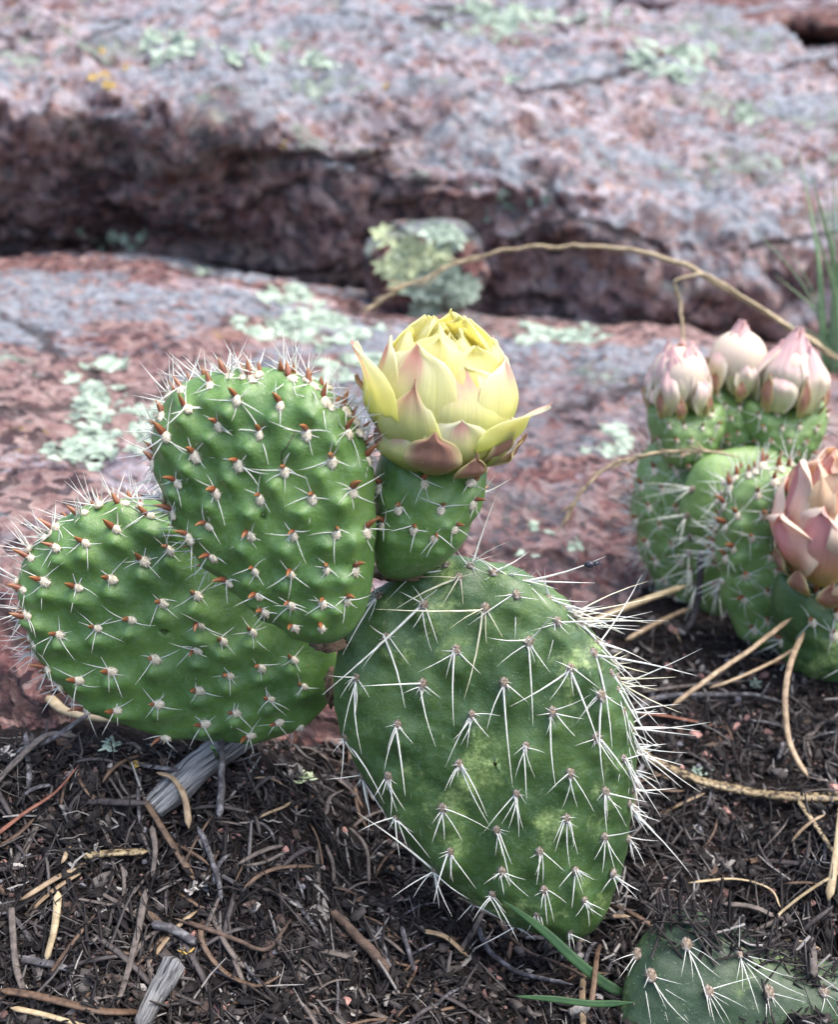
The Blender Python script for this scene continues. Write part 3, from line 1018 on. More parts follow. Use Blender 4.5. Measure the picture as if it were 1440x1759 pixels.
        Wp = self.world(u, v, w_) + dirn * bh[:, None]
        nz = fbm(Wp * 0.9, 4, seed + 5) * noise * 2.0 + fbm(Wp * 3.2, 3, seed + 8) * noise * 0.6
        Wp = Wp + dirn * nz[:, None]
        mb = MB()
        fs = grid_faces(rings, segs, True)
        fs.append(tuple(range(segs)))
        fs.append(tuple((rings - 1) * segs + i for i in range(segs))[::-1])
        mb.add(Wp, fs)
        return mb.mesh(name, mat, self.O)


def frame(n, fwd):
    n = nrm(n)
    f = fwd - n * np.dot(fwd, n)
    if np.linalg.norm(f) < 1e-3:
        f = np.cross(n, [1, 0, 0.3])
    f = nrm(f)
    s = np.cross(f, n)
    return Matrix(((s[0], f[0], n[0]), (s[1], f[1], n[1]), (s[2], f[2], n[2])))   # local x=side, y=fwd, z=normal


# shared small meshes
def wool_mesh(seed, mat, spikes=26, flat=0.75):
    rr = random.Random(seed)
    V, Fc = ico(2)
    V = V.copy() * np.array([0.095, 0.12, 0.085 * flat])
    V = V * (1 + 0.35 * fbm(V * 22 + seed, 3, seed))[:, None]
    mb = MB()
    mb.add(V, Fc)
    for k in range(spikes):
        d = nrm(np.array([rr.gauss(0, 1), rr.gauss(0, 1), abs(rr.gauss(0.5, 0.7))]))
        a = d * np.array([0.08, 0.1, 0.06])
        spine(mb, a, a + d * rr.uniform(0.03, 0.085), 0.0075, rr.uniform(-0.2, 0.2), 3, 1)
    return mb.mesh('wool_tuft', mat)


WOOL = [wool_mesh(i, MATS['wool']) for i in range(5)]
WOOL_OLD = [wool_mesh(20 + i, MATS['wool_old'], 34, 0.95) for i in range(5)]


def leaf_mesh(seed, L=0.34, r=0.062, bend=0.10):
    t = np.linspace(0, 1, 8)
    path = np.stack([np.sin(t * 2.2 + seed) * 0.008, t * L * 0.0 + bend * t ** 2, t * L], 1)
    rad = r * np.array([0.75, 1.0, 1.02, 0.92, 0.76, 0.55, 0.3, 0.05])
    mb = MB()
    tube(mb, path, rad, 8, up=(0, 1, 0))
    return mb.mesh('leaf', MATS['leaf'])


LEAF = [leaf_mesh(0, 0.36, 0.060, 0.06), leaf_mesh(1, 0.34, 0.065, 0.09), leaf_mesh(2, 0.30, 0.062, 0.04), leaf_mesh(3, 0.38, 0.058, 0.10)]


def place_areole(pad_o, O, pos, n, fwd, wools, scale=1.0, leaf=None, leaf_scale=1.0, leaf_out=0.6, rr=random):
    """pos, n world; fwd the way the leaf points along the surface."""
    M = frame(n, fwd)
    side = np.array([M[0][0], M[1][0], M[2][0]])
    f = np.array([M[0][1], M[1][1], M[2][1]])
    woff = -f * 0.055 if leaf else 0 * f
    link('wool_tuft', rr.choice(wools), pad_o, pos - O + woff + n * 0.02, M, scale * rr.uniform(0.85, 1.15))
    if leaf:
        d = nrm(n * leaf_out + f * (1 - leaf_out) + side * rr.uniform(-0.12, 0.12))
        # leaf mesh points +z, bends to +y
        q = frame(d, n)
        link('leaf', rr.choice(LEAF), pad_o, pos - O + f * 0.035 - n * 0.02, q, leaf_scale * rr.uniform(0.85, 1.12))


def cluster(pad_o, O, pos, tips, r, mat, bends=None, sag=None, seg=4, rr=random, extra=5, base_r=0.05):
    mb = MB()
    for i, tp in enumerate(tips):
        jit = np.array([rr.uniform(-1, 1), rr.uniform(-0.4, 0.4), rr.uniform(-1, 1)]) * base_r
        L = np.linalg.norm(np.asarray(tp) - pos)
        rad = r if np.isscalar(r) else r[i]
        b = rr.uniform(-0.035, 0.035) if bends is None else bends[i]
        spine(mb, pos + jit, tp, rad, b, 5 if rad > 0.02 else 4, seg, sag)
    if mb.n:
        return link('spine_cluster', mb.mesh('spine_cluster', mat, pos), pad_o, pos - O)


def young_spines(pos, n, fwd, rr, count=5, Lr=(0.3, 0.62), lift=(0.15, 0.5), down=0.25):
    M = frame(n, fwd)
    s = np.array([M[0][0], M[1][0], M[2][0]])
    f = np.array([M[0][1], M[1][1], M[2][1]])
    a0 = rr.uniform(0, 6.28)
    M2 = rr.random()
    tips = []
    for k in range(count):
        a = a0 + 2 * math.pi * k / count + rr.uniform(-0.75, 0.75)
        d = s * math.cos(a) + f * math.sin(a) + n * rr.uniform(*lift) + np.array([0, 0, -down])
        tips.append(pos + nrm(d) * rr.uniform(Lr[0] * 0.7, Lr[1]))
    return tips


# main cactus thing
base_pt = P(1000, 1610, 18.5)
cactus = empty('prickly_pear_cactus', base_pt, 'large spiny prickly pear with an open yellow flower growing from dark litter', 'cactus')


def child_pad(pad, parent, parent_o, mat, name='pad', **kw):
    return link(name, pad.mesh(name, mat, **kw), parent, pad.O - parent_o)


rr = random.Random(11)

# ---- middle young pad
Z2 = lambda x, y: (230 + x / 3.064, 570 + y / 3.064)
mid_out = [(560, 1102), (500, 1082), (440, 1043), (385, 992), (330, 928), (288, 862), (266, 795), (270, 725), (292, 680), (335, 648), (385, 638), (440, 632), (500, 642),
           (550, 662), (590, 690), (615, 735), (636, 790), (641, 860), (643, 940), (640, 1000), (624, 1060), (594, 1094)]
MID = Pad(mid_out, (470, 860), 18.35, 3, -6, 0.72)
mid_a = [(400, 280), (495, 235), (615, 245), (825, 245), (940, 270), (250, 305), (275, 400), (540, 350), (770, 380), (1000, 360), (1110, 402), (150, 440), (440, 485), (660, 530), (908, 530),
         (1125, 522), (165, 545), (315, 645), (545, 690), (790, 725), (1040, 672), (1225, 668), (105, 690), (225, 790), (430, 840), (660, 870), (938, 868), (1150, 832), (205, 950), (385, 1010), (605, 1060),
         (842, 1060), (1068, 1052), (1222, 1045), (290, 1080), (405, 1180), (630, 1250), (825, 1265), (1012, 1242), (1165, 1245), (492, 1315), (645, 1385), (820, 1430), (995, 1420), (1123, 1405),
         (678, 1470), (838, 1550), (985, 1548)]
mid_base = np.array(MID.uv(585, 1110))


def do_young_pad(pad, areoles, base_uv, mat, thing, thing_o, rim_range, rim_n, seed, bamp=0.2, sp=(3, 5), leaf_to=0.0, label=None, noleaf_near=1.0, scale=1.0):
    rr = random.Random(seed)
    pad.skew = (0.55, 1.35)
    for (px, py) in areoles:
        uv = pad.uv(px, py) * 0.97
        d = uv - base_uv
        d = d / (np.linalg.norm(d) + 1e-6)
        pad.bumps.append((uv[0] - d[0] * 0.06, uv[1] - d[1] * 0.06, d[0], d[1], 0.34 * scale, 0.24 * scale * rr.uniform(0.85, 1.15), bamp * rr.uniform(0.75, 1.15)))
        pad.bumps.append((uv[0] - d[0] * 0.02, uv[1] - d[1] * 0.02, d[0], d[1], 0.13 * scale, 0.12 * scale, bamp * 0.4))
    po = child_pad(pad, thing, thing_o, mat, seed=seed)
    if label:
        po['label'] = label
    for (px, py) in areoles:
        pos, n, uv = pad.front(px, py)
        uv = np.array(uv)
        dist = np.linalg.norm(uv - base_uv)
        d = (uv - base_uv) / (dist + 1e-6)
        fwd = pad.U * d[0] + pad.V * d[1]
        near = np.clip((dist - 0.6) / 3.0, 0, 1)
        rho_ = np.hypot(*uv) / pad.rout(math.atan2(uv[1], uv[0]))
        place_areole(po, pad.O, pos, n, fwd, WOOL, 0.9 * scale * (0.75 + 0.25 * near), leaf=True, leaf_scale=(0.53 + 0.22 * near + 0.22 * float(rho_)) * scale, leaf_out=0.86 - 0.36 * float(rho_), rr=rr)
        cnt = rr.randint(sp[0], sp[1] + 1) if near > 0.15 else rr.randint(0, 2)
        L = (0.26 + 0.1 * near, 0.42 + 0.26 * near)
        if cnt:
            cluster(po, pad.O, pos, young_spines(pos, n, fwd, rr, cnt, (L[0] * scale, L[1] * scale)), 0.0135 * scale, MATS['spine_white'],
                    bends=[rr.gauss(0, 0.035) for _ in range(cnt)], rr=rr)
    # tufts round the rim
    a0, a1 = rim_range
    for i in range(rim_n):
        th = math.radians(a0 + (a1 - a0) * (i + rr.uniform(-0.25, 0.25)) / max(1, rim_n - 1))
        phi = math.pi / 2 + rr.choice((-0.28, 0.0, 0.3)) + rr.uniform(-0.08, 0.08)
        pos, n = pad.rim(th, phi)
        fwd = pad.U * math.cos(th) + pad.V * math.sin(th)
        place_areole(po, pad.O, pos, n, fwd if phi < 1.5 else fwd + pad.V * 0.3, WOOL, 0.9 * scale, leaf=True, leaf_scale=0.8 * scale, leaf_out=0.6, rr=rr)
        cnt = rr.randint(5, 8) if th < math.radians(195) else rr.randint(3, 5)
        tips = []
        for k in range(cnt):
            d = nrm(n * 1.0 + np.array([rr.gauss(0, 0.62), rr.gauss(0, 0.5), rr.gauss(0, 0.62)]))
            tips.append(pos + d * rr.uniform(0.35, 0.85) * scale)
        cluster(po, pad.O, pos, tips, 0.0155 * scale, MATS['spine_white'], rr=rr)
    return po


mid_o = do_young_pad(MID, [Z2(*a) for a in mid_a], mid_base, MATS['young'], cactus, base_pt, (32, 232), 31, 101, 0.175, label='upright green oval pad in the middle, studded with rust red leaves')

# ---- left young pad
Z5 = lambda x, y: (x / 4.8, 840 + y / 4.8)
Z6 = lambda x, y: (280 + x / 4.8, 980 + y / 4.8)
Z1 = lambda x, y: (x / 2.346, 550 + y / 2.346)
left_out = [(580, 1178), (572, 1100), (540, 1010), (480, 940), (390, 886), (300, 862), (225, 858), (165, 868), (112, 888), (72, 918), (42, 955), (30, 1000), (36, 1050), (58, 1108),
            (88, 1160), (132, 1202), (200, 1236), (280, 1262), (360, 1273), (430, 1273), (500, 1256), (552, 1228)]
LEFT = Pad(left_out, (290, 1065), 20.3, 4, 5, 0.62)
left_a = [Z5(*a) for a in [(655, 185), (440, 315), (1225, 215), (990, 92), (945, 325), (690, 440), (1410, 210), (455, 480), (250, 570), (1170, 590), (1385, 490), (905, 740), (350, 760), (625, 810),
                           (190, 830), (1325, 935), (220, 1050), (1065, 1075), (470, 1200), (785, 1145), (275, 1270), (1260, 1400)]]
left_a += [Z6(*a) for a in [(265, 200), (730, 500), (480, 575), (265, 650), (530, 865), (795, 795), (1065, 730), (1145, 950), (280, 985), (870, 1060), (585, 1175), (330, 1270), (940, 1260), (705, 1365), (1108, 1305)]]
left_a += [Z1(*a) for a in [(630, 1548), (800, 1225), (345, 1565), (462, 1575), (440, 1415), (308, 1450), (190, 1405), (660, 1680), (100, 1180)]]
left_base = np.array(LEFT.uv(600, 1195))
left_o = do_young_pad(LEFT, left_a, left_base, MATS['young'], cactus, base_pt, (62, 215), 30, 202, 0.20, label='broad green pad leaning out sideways just above the litter')

# ---- ovary under the flower
ov_out = [(652, 986), (641, 940), (643, 870), (648, 800), (658, 770), (690, 764), (740, 785), (790, 806), (836, 798), (832, 825), (806, 890), (772, 950), (735, 976), (690, 990)]
OV = Pad(ov_out, (722, 880), 18.95, 0, 6, 0.85, 2.2, 0.5)
Z3 = lambda x, y: (580 + x / 3.4286, 530 + y / 3.4286)
ov_a = [Z3(*a) for a in [(350, 855), (470, 840), (680, 945), (505, 1020), (795, 1020), (358, 1170), (612, 1172), (450, 1290), (268, 1268), (575, 1340), (695, 1285), (250, 1045), (800, 1140)]]
ov_base = np.array(OV.uv(680, 1000))
ov_o = do_young_pad(OV, ov_a, ov_base, MATS['young'], cactus, base_pt, (10, 20), 1, 303, 0.08, (3, 4), label='short green cup shaped ovary carrying the yellow flower')

# ---- old big pad
big_out = [(574, 1175), (580, 1120), (602, 1070), (640, 1022), (695, 982), (760, 960), (830, 966), (900, 990), (962, 1030), (1012, 1082), (1050, 1140), (1074, 1200), (1086, 1270), (1086, 1340),
           (1078, 1420), (1064, 1500), (1040, 1565), (1000, 1612), (955, 1612), (900, 1588), (830, 1550), (745, 1492), (684, 1420), (640, 1350), (604, 1285), (582, 1230)]
BIG = Pad(big_out, (850, 1280), 18.7, 8, -3, 0.85, 2.8, 0.55)
R1 = lambda x, y: (540 + x / 4, 930 + y / 4)
R2 = lambda x, y: (840 + x / 4, 930 + y / 4)
R3 = lambda x, y: (560 + x / 4, 1270 + y / 4)
R4 = lambda x, y: (860 + x / 4, 1270 + y / 4)
big_a = [
    (R1, (430, 355), [(30, 655), (195, 780), (372, 550), (320, 160)]),
    (R1, (720, 205), [(465, 300), (495, 410), (615, 100), (735, 80), (690, -40)]),
    (R1, (995, 250), [(545, 475), (875, 445), (1025, 440), (740, 245), (1120, 215)]),
    (R1, (755, 435), [(55, 1055), (675, 600), (810, 765), (850, 705), (670, 300), (590, 345)]),
    (R1, (495, 660), [(325, 880), (315, 840), (625, 1145), (660, 855), (380, 575)]),
    (R1, (1175, 460), [(420, 465), (930, 600), (1030, 1085), (1185, 705), (1300, 665)]),
    (R1, (295, 935), [(175, 1080), (195, 1330), (280, 1190), (325, 1460), (380, 1075), (90, 920)]),
    (R1, (745, 980), [(320, 995), (610, 1045), (725, 1095), (835, 1410), (875, 1080)]),
    (R1, (975, 745), [(710, 900), (905, 940), (960, 1275), (1145, 910), (870, 750)]),
    (R1, (1305, 970), [(1185, 1300), (1365, 1690), (1470, 1105)]),
    (R1, (575, 1260), [(480, 1580), (625, 1750), (685, 1395), (500, 1440)]),
    (R1, (1085, 1190), [(955, 1365), (900, 1555), (1050, 1415), (1205, 1350), (1280, 1200), (1005, 1400)]),
    (R1, (225, 1345), [(120, 1460), (180, 1660), (480, 1800), (290, 1490), (150, 1400)]),
    (R4, (175, 45), [(90, 110), (100, 270), (180, 415), (240, 265), (310, 95)]),
    (R2, (185, 370), [(-140, 575), (180, 675), (40, 375), (350, 400)]),
    (R2, (470, 550), [(290, 615), (405, 820), (555, 640), (1240, 545), (385, 520)]),
    (R2, (275, 690), [(-10, 660), (55, 860), (305, 1270), (430, 910), (450, 490), (320, 835)]),
    (R2, (560, 870), [(145, 1135), (415, 1095), (585, 1070), (775, 1450), (755, 1005), (455, 820)]),
    (R2, (715, 770), [(655, 945), (850, 1430), (1440, 925), (985, 910)]),
    (R2, (435, 1170), [(715, 1045), (330, 1195), (395, 1330), (460, 1690), (595, 1340), (655, 1220)]),
    (R2, (770, 1060), [(605, 1250), (795, 1680), (940, 1145), (690, 1010), (640, 1200)]),
    (R2, (740, 1345), [(590, 1405), (860, 1500), (980, 1640), (900, 1580), (710, 1420)]),
    (R4, (480, 230), [(320, 375), (425, 475), (530, 465), (645, 500), (545, 265)]),
    (R3, (1310, 370), [(1080, 645), (1205, 585), (1255, 615), (1328, 675), (1360, 625)]),
    (R4, (455, 540), [(375, 780), (480, 885), (535, 795), (365, 710), (505, 740)]),
    (R4, (720, 360), [(733, 640), (1020, 432), (870, 605), (840, 480), (735, 560)]),
    (R4, (880, 440), [(1025, 600), (1020, 660), (980, 540), (1030, 550), (930, 620), (970, 610)]),
    (R4, (715, 670), [(645, 830), (702, 920), (795, 920), (860, 890), (945, 618)]),
    (R4, (270, 770), [(240, 930), (248, 1000), (292, 990), (440, 905)]),
    (R4, (880, 690), [(1090, 697), (1000, 880), (970, 760), (930, 860), (910, 820)]),
    (R4, (515, 900), [(400, 1020), (492, 1160), (570, 1065), (620, 935), (650, 965), (570, 1000)]),
    (R4, (770, 920), [(690, 1060), (820, 1080), (965, 1045), (950, 1100), (940, 1030)]),
    (R4, (300, 1030), [(280, 1170), (325, 1275), (368, 1255), (455, 1125)]),
    (R4, (575, 1100), [(515, 1220), (612, 1290), (705, 1220), (720, 1175), (640, 1200)]),
    (R4, (255, 1200), [(185, 1320), (300, 1300), (245, 1270)]),
    (R4, (475, 1310), [(480, 1440), (510, 1440), (630, 1400)]),
    (R3, (915, 170), [(815, 355), (1120, 585), (1110, 530), (1020, 340), (850, 330), (990, 215)]),
    (R3, (430, 250), [(325, 405), (445, 535), (545, 490), (385, 390), (490, 500)]),
    (R3, (805, 470), [(730, 580), (730, 710), (815, 700), (945, 710), (1125, 620)]),
    (R3, (1175, 620), [(1165, 800), (1280, 860), (1270, 1000), (1215, 800)]),
    (R3, (485, 540), [(220, 635), (560, 740), (715, 815), (600, 640), (510, 820)]),
    (R3, (855, 770), [(770, 820), (740, 1125), (875, 985), (855, 960), (1035, 1030)]),
    (R3, (750, 890), [(450, 1090), (600, 1090), (870, 1220), (210, 500), (990, 1100), (780, 1160)]),
    (R3, (1210, 905), [(1085, 995), (1225, 1070), (1400, 1085), (1375, 965), (1265, 1010)]),
    (R3, (1145, 1060), [(1010, 1250), (1070, 1180), (1320, 1385), (1220, 1280), (1240, 1195)]),
    # areoles on the rim
    (R1, (890, 105), [(720, -20), (790, -10), (640, 115), (830, -80), (960, -60)]),
    (R1, (1060, 100), [(670, 450), (560, 230), (1340, 0), (1200, 220), (1260, -330), (960, 10), (1250, 95), (1120, 240)]),
    (R2, (30, 220), [(280, 65), (10, 460), (-150, 75), (150, 140), (120, 180), (-60, 130)]),
    (R2, (130, 250), [(210, 160), (250, 190), (-90, 90), (320, 245), (180, 170), (480, 330)]),
    (R2, (240, 285), [(810, 100), (730, 285), (420, 460), (330, 200), (290, 210)]),
    (R2, (400, 390), [(1055, 530), (375, 530), (325, 190), (385, 180), (480, 520), (850, 720), (690, 415)]),
    (R2, (520, 430), [(760, 460), (940, 640), (620, 500), (800, 440), (700, 560)]),
    (R2, (625, 560), [(785, 605), (1080, 1020), (840, 870), (630, 490), (700, 620)]),
    (R2, (735, 690), [(1120, 840), (900, 860), (760, 640), (850, 810)]),
    (R2, (830, 910), [(925, 845), (1110, 1440), (800, 1030), (940, 890), (1010, 1330)]),
    (R2, (870, 1020), [(1180, 1420), (1000, 1260), (930, 1060), (960, 1400)]),
    (R2, (915, 1170), [(1100, 1440), (980, 1400), (920, 1300), (1010, 1380), (1060, 1560)]),
    (R2, (960, 1290), [(1170, 1420), (1040, 1520), (1000, 1600), (1190, 1700), (1100, 1560)]),
    (R4, (840, 130), [(1085, 60), (965, 530), (1105, 535), (935, 300), (1000, 380), (810, 300)]),
    (R4, (905, 250), [(1000, 385), (980, 200), (965, 545), (940, 420), (990, 340), (880, 380)]),
    (R3, (205, 265), [(0, 275), (285, 690), (460, 610), (310, 540)]),
    (R3, (1020, 1130), [(900, 1250), (1210, 1240), (1150, 1190), (960, 1080)]),
    (R3, (1295, 1270), [(1010, 1440), (1440, 1380), (1380, 1340)]),
]
big_base = np.array(BIG.uv(985, 1640))
for (R_, a, tips) in big_a:
    uv = BIG.uv(*R_(*a)) * 0.97
    BIG.bumps.append((uv[0], uv[1] + 0.10, 0, 1, 0.40, 0.32, 0.14))
    BIG.bumps.append((uv[0], uv[1] - 0.0, 0, 1, 0.12, 0.12, 0.05))
big_o = child_pad(BIG, cactus, base_pt, MATS['old'], noise=0.05, seed=5)
big_o['label'] = 'old dark green mottled pad with long white downward spines'
rr = random.Random(31)
n_rim0 = len(big_a) - 18
for i, (R_, a, tips) in enumerate(big_a):
    px, py = R_(*a)
    pos, n, uv = BIG.front(px, py)
    fwd = -BIG.V
    place_areole(big_o, BIG.O, pos, n, fwd, WOOL_OLD, 0.78 if py > 1290 else 0.85, leaf=False, rr=rr)
    wp = float(np.dot(pos - BIG.O, BIG.N))
    T3, rad, bends = [], [], []
    rimmy = i >= n_rim0
    for tp in tips:
        q = R_(*tp)
        Lpx = math.hypot(q[0] - px, q[1] - py)
        lift = wp + 0.10 + 0.0028 * Lpx * rr.uniform(0.6, 1.4)
        if rimmy and Lpx > 60:
            lift = wp + rr.uniform(-0.35, 0.5)
        T3.append(BIG.at_level(q[0], q[1], lift))
        rad.append((0.0105 + 0.000085 * min(Lpx, 160)) * rr.uniform(0.8, 1.15) if Lpx > 26 else 0.009)
        bends.append(rr.uniform(-0.05, 0.05))
    # short fuzz of thin spines from the same areole
    for k in range(rr.randint(4, 7) if py < 1400 else rr.randint(3, 5)):
        d = nrm(n * rr.uniform(0.3, 0.9) + np.array([rr.gauss(0, 0.6), 0, rr.gauss(-0.45, 0.5)]))
        T3.append(pos + d * rr.uniform(0.12, 0.3))
        rad.append(0.009)
        bends.append(0.0)
    yellowish = py < 1085 and rr.random() < 0.3
    cluster(big_o, BIG.O, pos + n * 0.03, T3, rad, MATS['spine_yellow'] if yellowish else MATS['spine_white'], bends, rr=rr)

for i in range(13):
    th = math.radians(62 - i * 7.2 + rr.uniform(-2, 2))
    pos, n = BIG.rim(th, math.pi / 2 + rr.uniform(-0.25, 0.2))
    out = BIG.U * math.cos(th) + BIG.V * math.sin(th)
    place_areole(big_o, BIG.O, pos, n, -BIG.V, WOOL_OLD, 0.9, leaf=False, rr=rr)
    tips = []
    for k in range(rr.randint(3, 6)):
        d = nrm(out * rr.uniform(0.3, 1.0) + BIG.N * rr.gauss(0.1, 0.35) + np.array([rr.uniform(0.0, 0.9), 0, rr.uniform(-1.0, 0.25)]))
        tips.append(pos + d * rr.choice((0.4, 0.7, 1.1, 1.6)) * rr.uniform(0.8, 1.2))
    cluster(big_o, BIG.O, pos, tips, 0.019, MATS['spine_yellow'] if i < 5 and rr.random() < 0.6 else MATS['spine_white'], rr=rr)

# corky joints where the young pads sit on the old one
for (px, py, Y, sx_, sy2) in ((566, 1104, 18.9, 0.34, 0.10), (690, 984, 19.2, 0.7, 0.07), (570, 1180, 19.8, 0.14, 0.4)):
    V_, F_ = ico(3)
    V_ = V_ * np.array([sx_, 0.35, sy2]) * (1 + 0.45 * fbm(V_ * 4 + px, 4, int(px)))[:, None]
    c_ = P(px, py, Y)
    mb = MB()
    mb.add(V_ + c_, F_)
    link('joint_scar', mb.mesh('joint_scar', MATS['scar'], c_), cactus, c_ - base_pt)


# ------------------------------------------------------------------ flowers
def petal(mb_target, B, A, X, Yd, az, r0, rmax, rtop, H0, L, W, point=0.5, tipout=0.0, ruffle=0.04, seed=0, nt=16, ns=11, mucro=0.10, bulge=1.0, taper=1.6):
    """One petal lying on a cup about axis A at base point B. az from X towards Yd."""
    rr_ = random.Random(seed)
    ph1, ph2 = rr_.uniform(0, 6.28), rr_.uniform(0, 6.28)
    V, UV = [], []
    ca, sa = math.cos(az), math.sin(az)
    ko = 5.0 if point < 0.5 else (2.6 if point < 1.5 else 1.3)
    pw = 0.5 if point < 0.5 else 0.75
    for i in range(nt):
        t = 1 - (1 - i / (nt - 1)) ** 1.5
        if t < 0.55:
            R = r0 + (rmax - r0) * math.sin(t / 0.55 * math.pi / 2)
        else:
            k = (t - 0.55) / 0.45
            R = rmax + (rtop - rmax) * k ** taper
        R += tipout * max(0, t - 0.6) ** 2 * 6
        h = H0 + L * (t ** 0.92)
        wd = W * min(1.0, ((t + 0.12) / 0.55)) ** 0.8 * max(0.0, 1 - t ** ko) ** pw
        if i == nt - 1:
            wd = 0.008
            h += mucro
        elif i == nt - 2:
            wd = max(wd * 0.7, 0.02)
            h += mucro * 0.05
        for j in range(ns):
            s = -1 + 2 * j / (ns - 1)
            ang = s * wd / max(R, 0.3) * bulge
            rf = ruffle * math.sin(7 * t + ph1 + 3 * s) * abs(s) ** 1.5 + ruffle * 0.7 * math.sin(11 * s + ph2 + 4 * t) * t
            cr_ = vnoise([[s * 2.2 + seed, t * 3.0, 0.0]], 5)[0] * 0.6 + vnoise([[s * 5.5 + seed, t * 5.0, 3.0]], 6)[0] * 0.3
            rad = R + rf + 0.05 * (1 - abs(s)) * 0.5 + ruffle * 1.3 * cr_ * (0.25 + t)
            x = rad * math.cos(ang)
            y = rad * math.sin(ang)
            hh = h + ruffle * 0.8 * math.sin(5 * s + ph1) * t - (0.05 * L * s * s * t if point > 0.5 else 0)
            V.append(B + X * (x * ca - y * sa) + Yd * (x * sa + y * ca) + A * hh)
            UV.append((j / (ns - 1), t))
    V = np.array(V)
    mb_target.add(V, grid_faces(nt, ns), UV)


def make_flower(parent, parent_o, B, tilt_x, tilt_y, petals, scale, name='flower', label=None, centre_mat=None):
    A = nrm(np.array([tilt_x, tilt_y, 1.0]))
    X = nrm(np.array([0, -1.0, 0]) - A * np.dot([0, -1.0, 0], A))      # towards the camera
    Yd = nrm(np.cross(A, X))                                              # to picture right
    if Yd[0] < 0:
        Yd = -Yd
    # flower core: receptacle so nothing shows through
    Vc, Fc = ico(3)
    Vc = Vc.copy()
    q = B + (X[None] * Vc[:, :1] + Yd[None] * Vc[:, 1:2]) * 0.85 * scale + A[None] * (Vc[:, 2:3] * 0.85 + 0.95) * scale
    mb = MB()
    mb.add(q, Fc, np.tile([[0.1, 0.5]], (len(q), 1)))
    fo = link(name, mb.mesh(name, centre_mat or MATS['petal_yellow'], B), parent, B - parent_o)
    if label:
        fo['label'] = label
    for i, p in enumerate(petals):
        mbp = MB()
        az = math.radians(p['az'])
        petal(mbp, B, A, X, Yd, az, p['r0'] * scale, p['rm'] * scale, p['rt'] * scale, p['h'] * scale, p['L'] * scale, p['W'] * scale,
              p.get('pt', 0), p.get('out', 0) * scale, p.get('ruf', 0.035) * scale, 900 + i * 7 + len(petals), mucro=p.get('mu', 0.1) * scale, taper=p.get('tp', 1.6))
        pn = p.get('name', 'petal')
        po = link(pn, mbp.mesh(pn, MATS[p['m']], B), fo, (0, 0, 0))
        sm = po.modifiers.new('thick', 'SOLIDIFY')
        sm.thickness = 0.035 * CM * scale
        sm.offset = 0
        ss = po.modifiers.new('sub', 'SUBSURF')
        ss.levels = ss.render_levels = 1
    return fo


FB = P(752, 780, 18.95)
fl = []
# innermost ring, bright yellow
for i, (az, L, W, rm, rt) in enumerate([(8, 2.25, 0.85, 0.9, 0.2), (75, 2.35, 0.85, 0.9, 0.2), (-50, 2.45, 0.85, 0.9, 0.22), (135, 2.55, 0.9, 0.95, 0.3), (-120, 2.5, 0.9, 0.95, 0.3), (180, 2.6, 0.9, 0.95, 0.5)]):
    fl.append(dict(az=az, r0=0.5, rm=rm, rt=rt, h=0.2, L=L, W=W, m='petal_yellow', ruf=0.10, mu=0.06))
for i, (az, L, W, rm, rt) in enumerate([(35, 2.3, 1.1, 1.22, 0.75), (100, 2.25, 1.1, 1.28, 0.85), (-85, 2.4, 1.1, 1.25, 0.8), (-20, 2.42, 1.05, 1.2, 0.62), (150, 2.5, 1.1, 1.2, 0.8), (-145, 2.5, 1.1, 1.2, 0.8)]):
    fl.append(dict(az=az, r0=0.7, rm=rm, rt=rt, h=0.1, L=L, W=W, m='petal_yellow', ruf=0.07, mu=0.07))
# outer pale petals, broad and cupped
fl.append(dict(az=16, r0=0.95, rm=1.46, rt=1.02, h=-0.05, L=2.15, W=1.25, m='petal_pale', ruf=0.04, mu=0.06))
fl.append(dict(az=-36, r0=0.95, rm=1.42, rt=1.05, h=0.0, L=2.35, W=1.15, m='petal_pale', ruf=0.05, mu=0.14))
fl.append(dict(az=70, r0=0.95, rm=1.46, rt=1.15, h=0.0, L=2.2, W=1.2, m='petal_pale', ruf=0.05, mu=0.07))
fl.append(dict(az=-85, r0=0.95, rm=1.4, rt=1.1, h=0.1, L=2.2, W=1.1, m='petal_pale', ruf=0.05))
fl.append(dict(az=125, r0=0.95, rm=1.42, rt=1.1, h=0.0, L=2.3, W=1.2, m='petal_pale', ruf=0.05))
fl.append(dict(az=-140, r0=0.95, rm=1.4, rt=1.1, h=0.0, L=2.3, W=1.2, m='petal_pale', ruf=0.05))
fl.append(dict(az=-27, r0=1.0, rm=1.54, rt=1.36, h=0.0, L=1.75, W=0.82, m='petal_blush', pt=1, ruf=0.05, mu=0.16))
# splayed petals
fl.append(dict(az=-66, r0=0.95, rm=1.6, rt=2.0, h=0.1, L=2.25, W=0.95, m='petal_pale', out=0.08, ruf=0.08, mu=0.05))
fl.append(dict(az=56, r0=1.0, rm=1.70, rt=2.25, h=0.15, L=1.5, W=1.1, m='petal_pale', pt=1, out=0.12, ruf=0.05, mu=0.05))
fl.append(dict(az=-90, r0=0.95, rm=1.38, rt=1.68, h=0.2, L=1.25, W=0.42, m='bract', pt=1, out=0.08, mu=0.1, name='bract'))
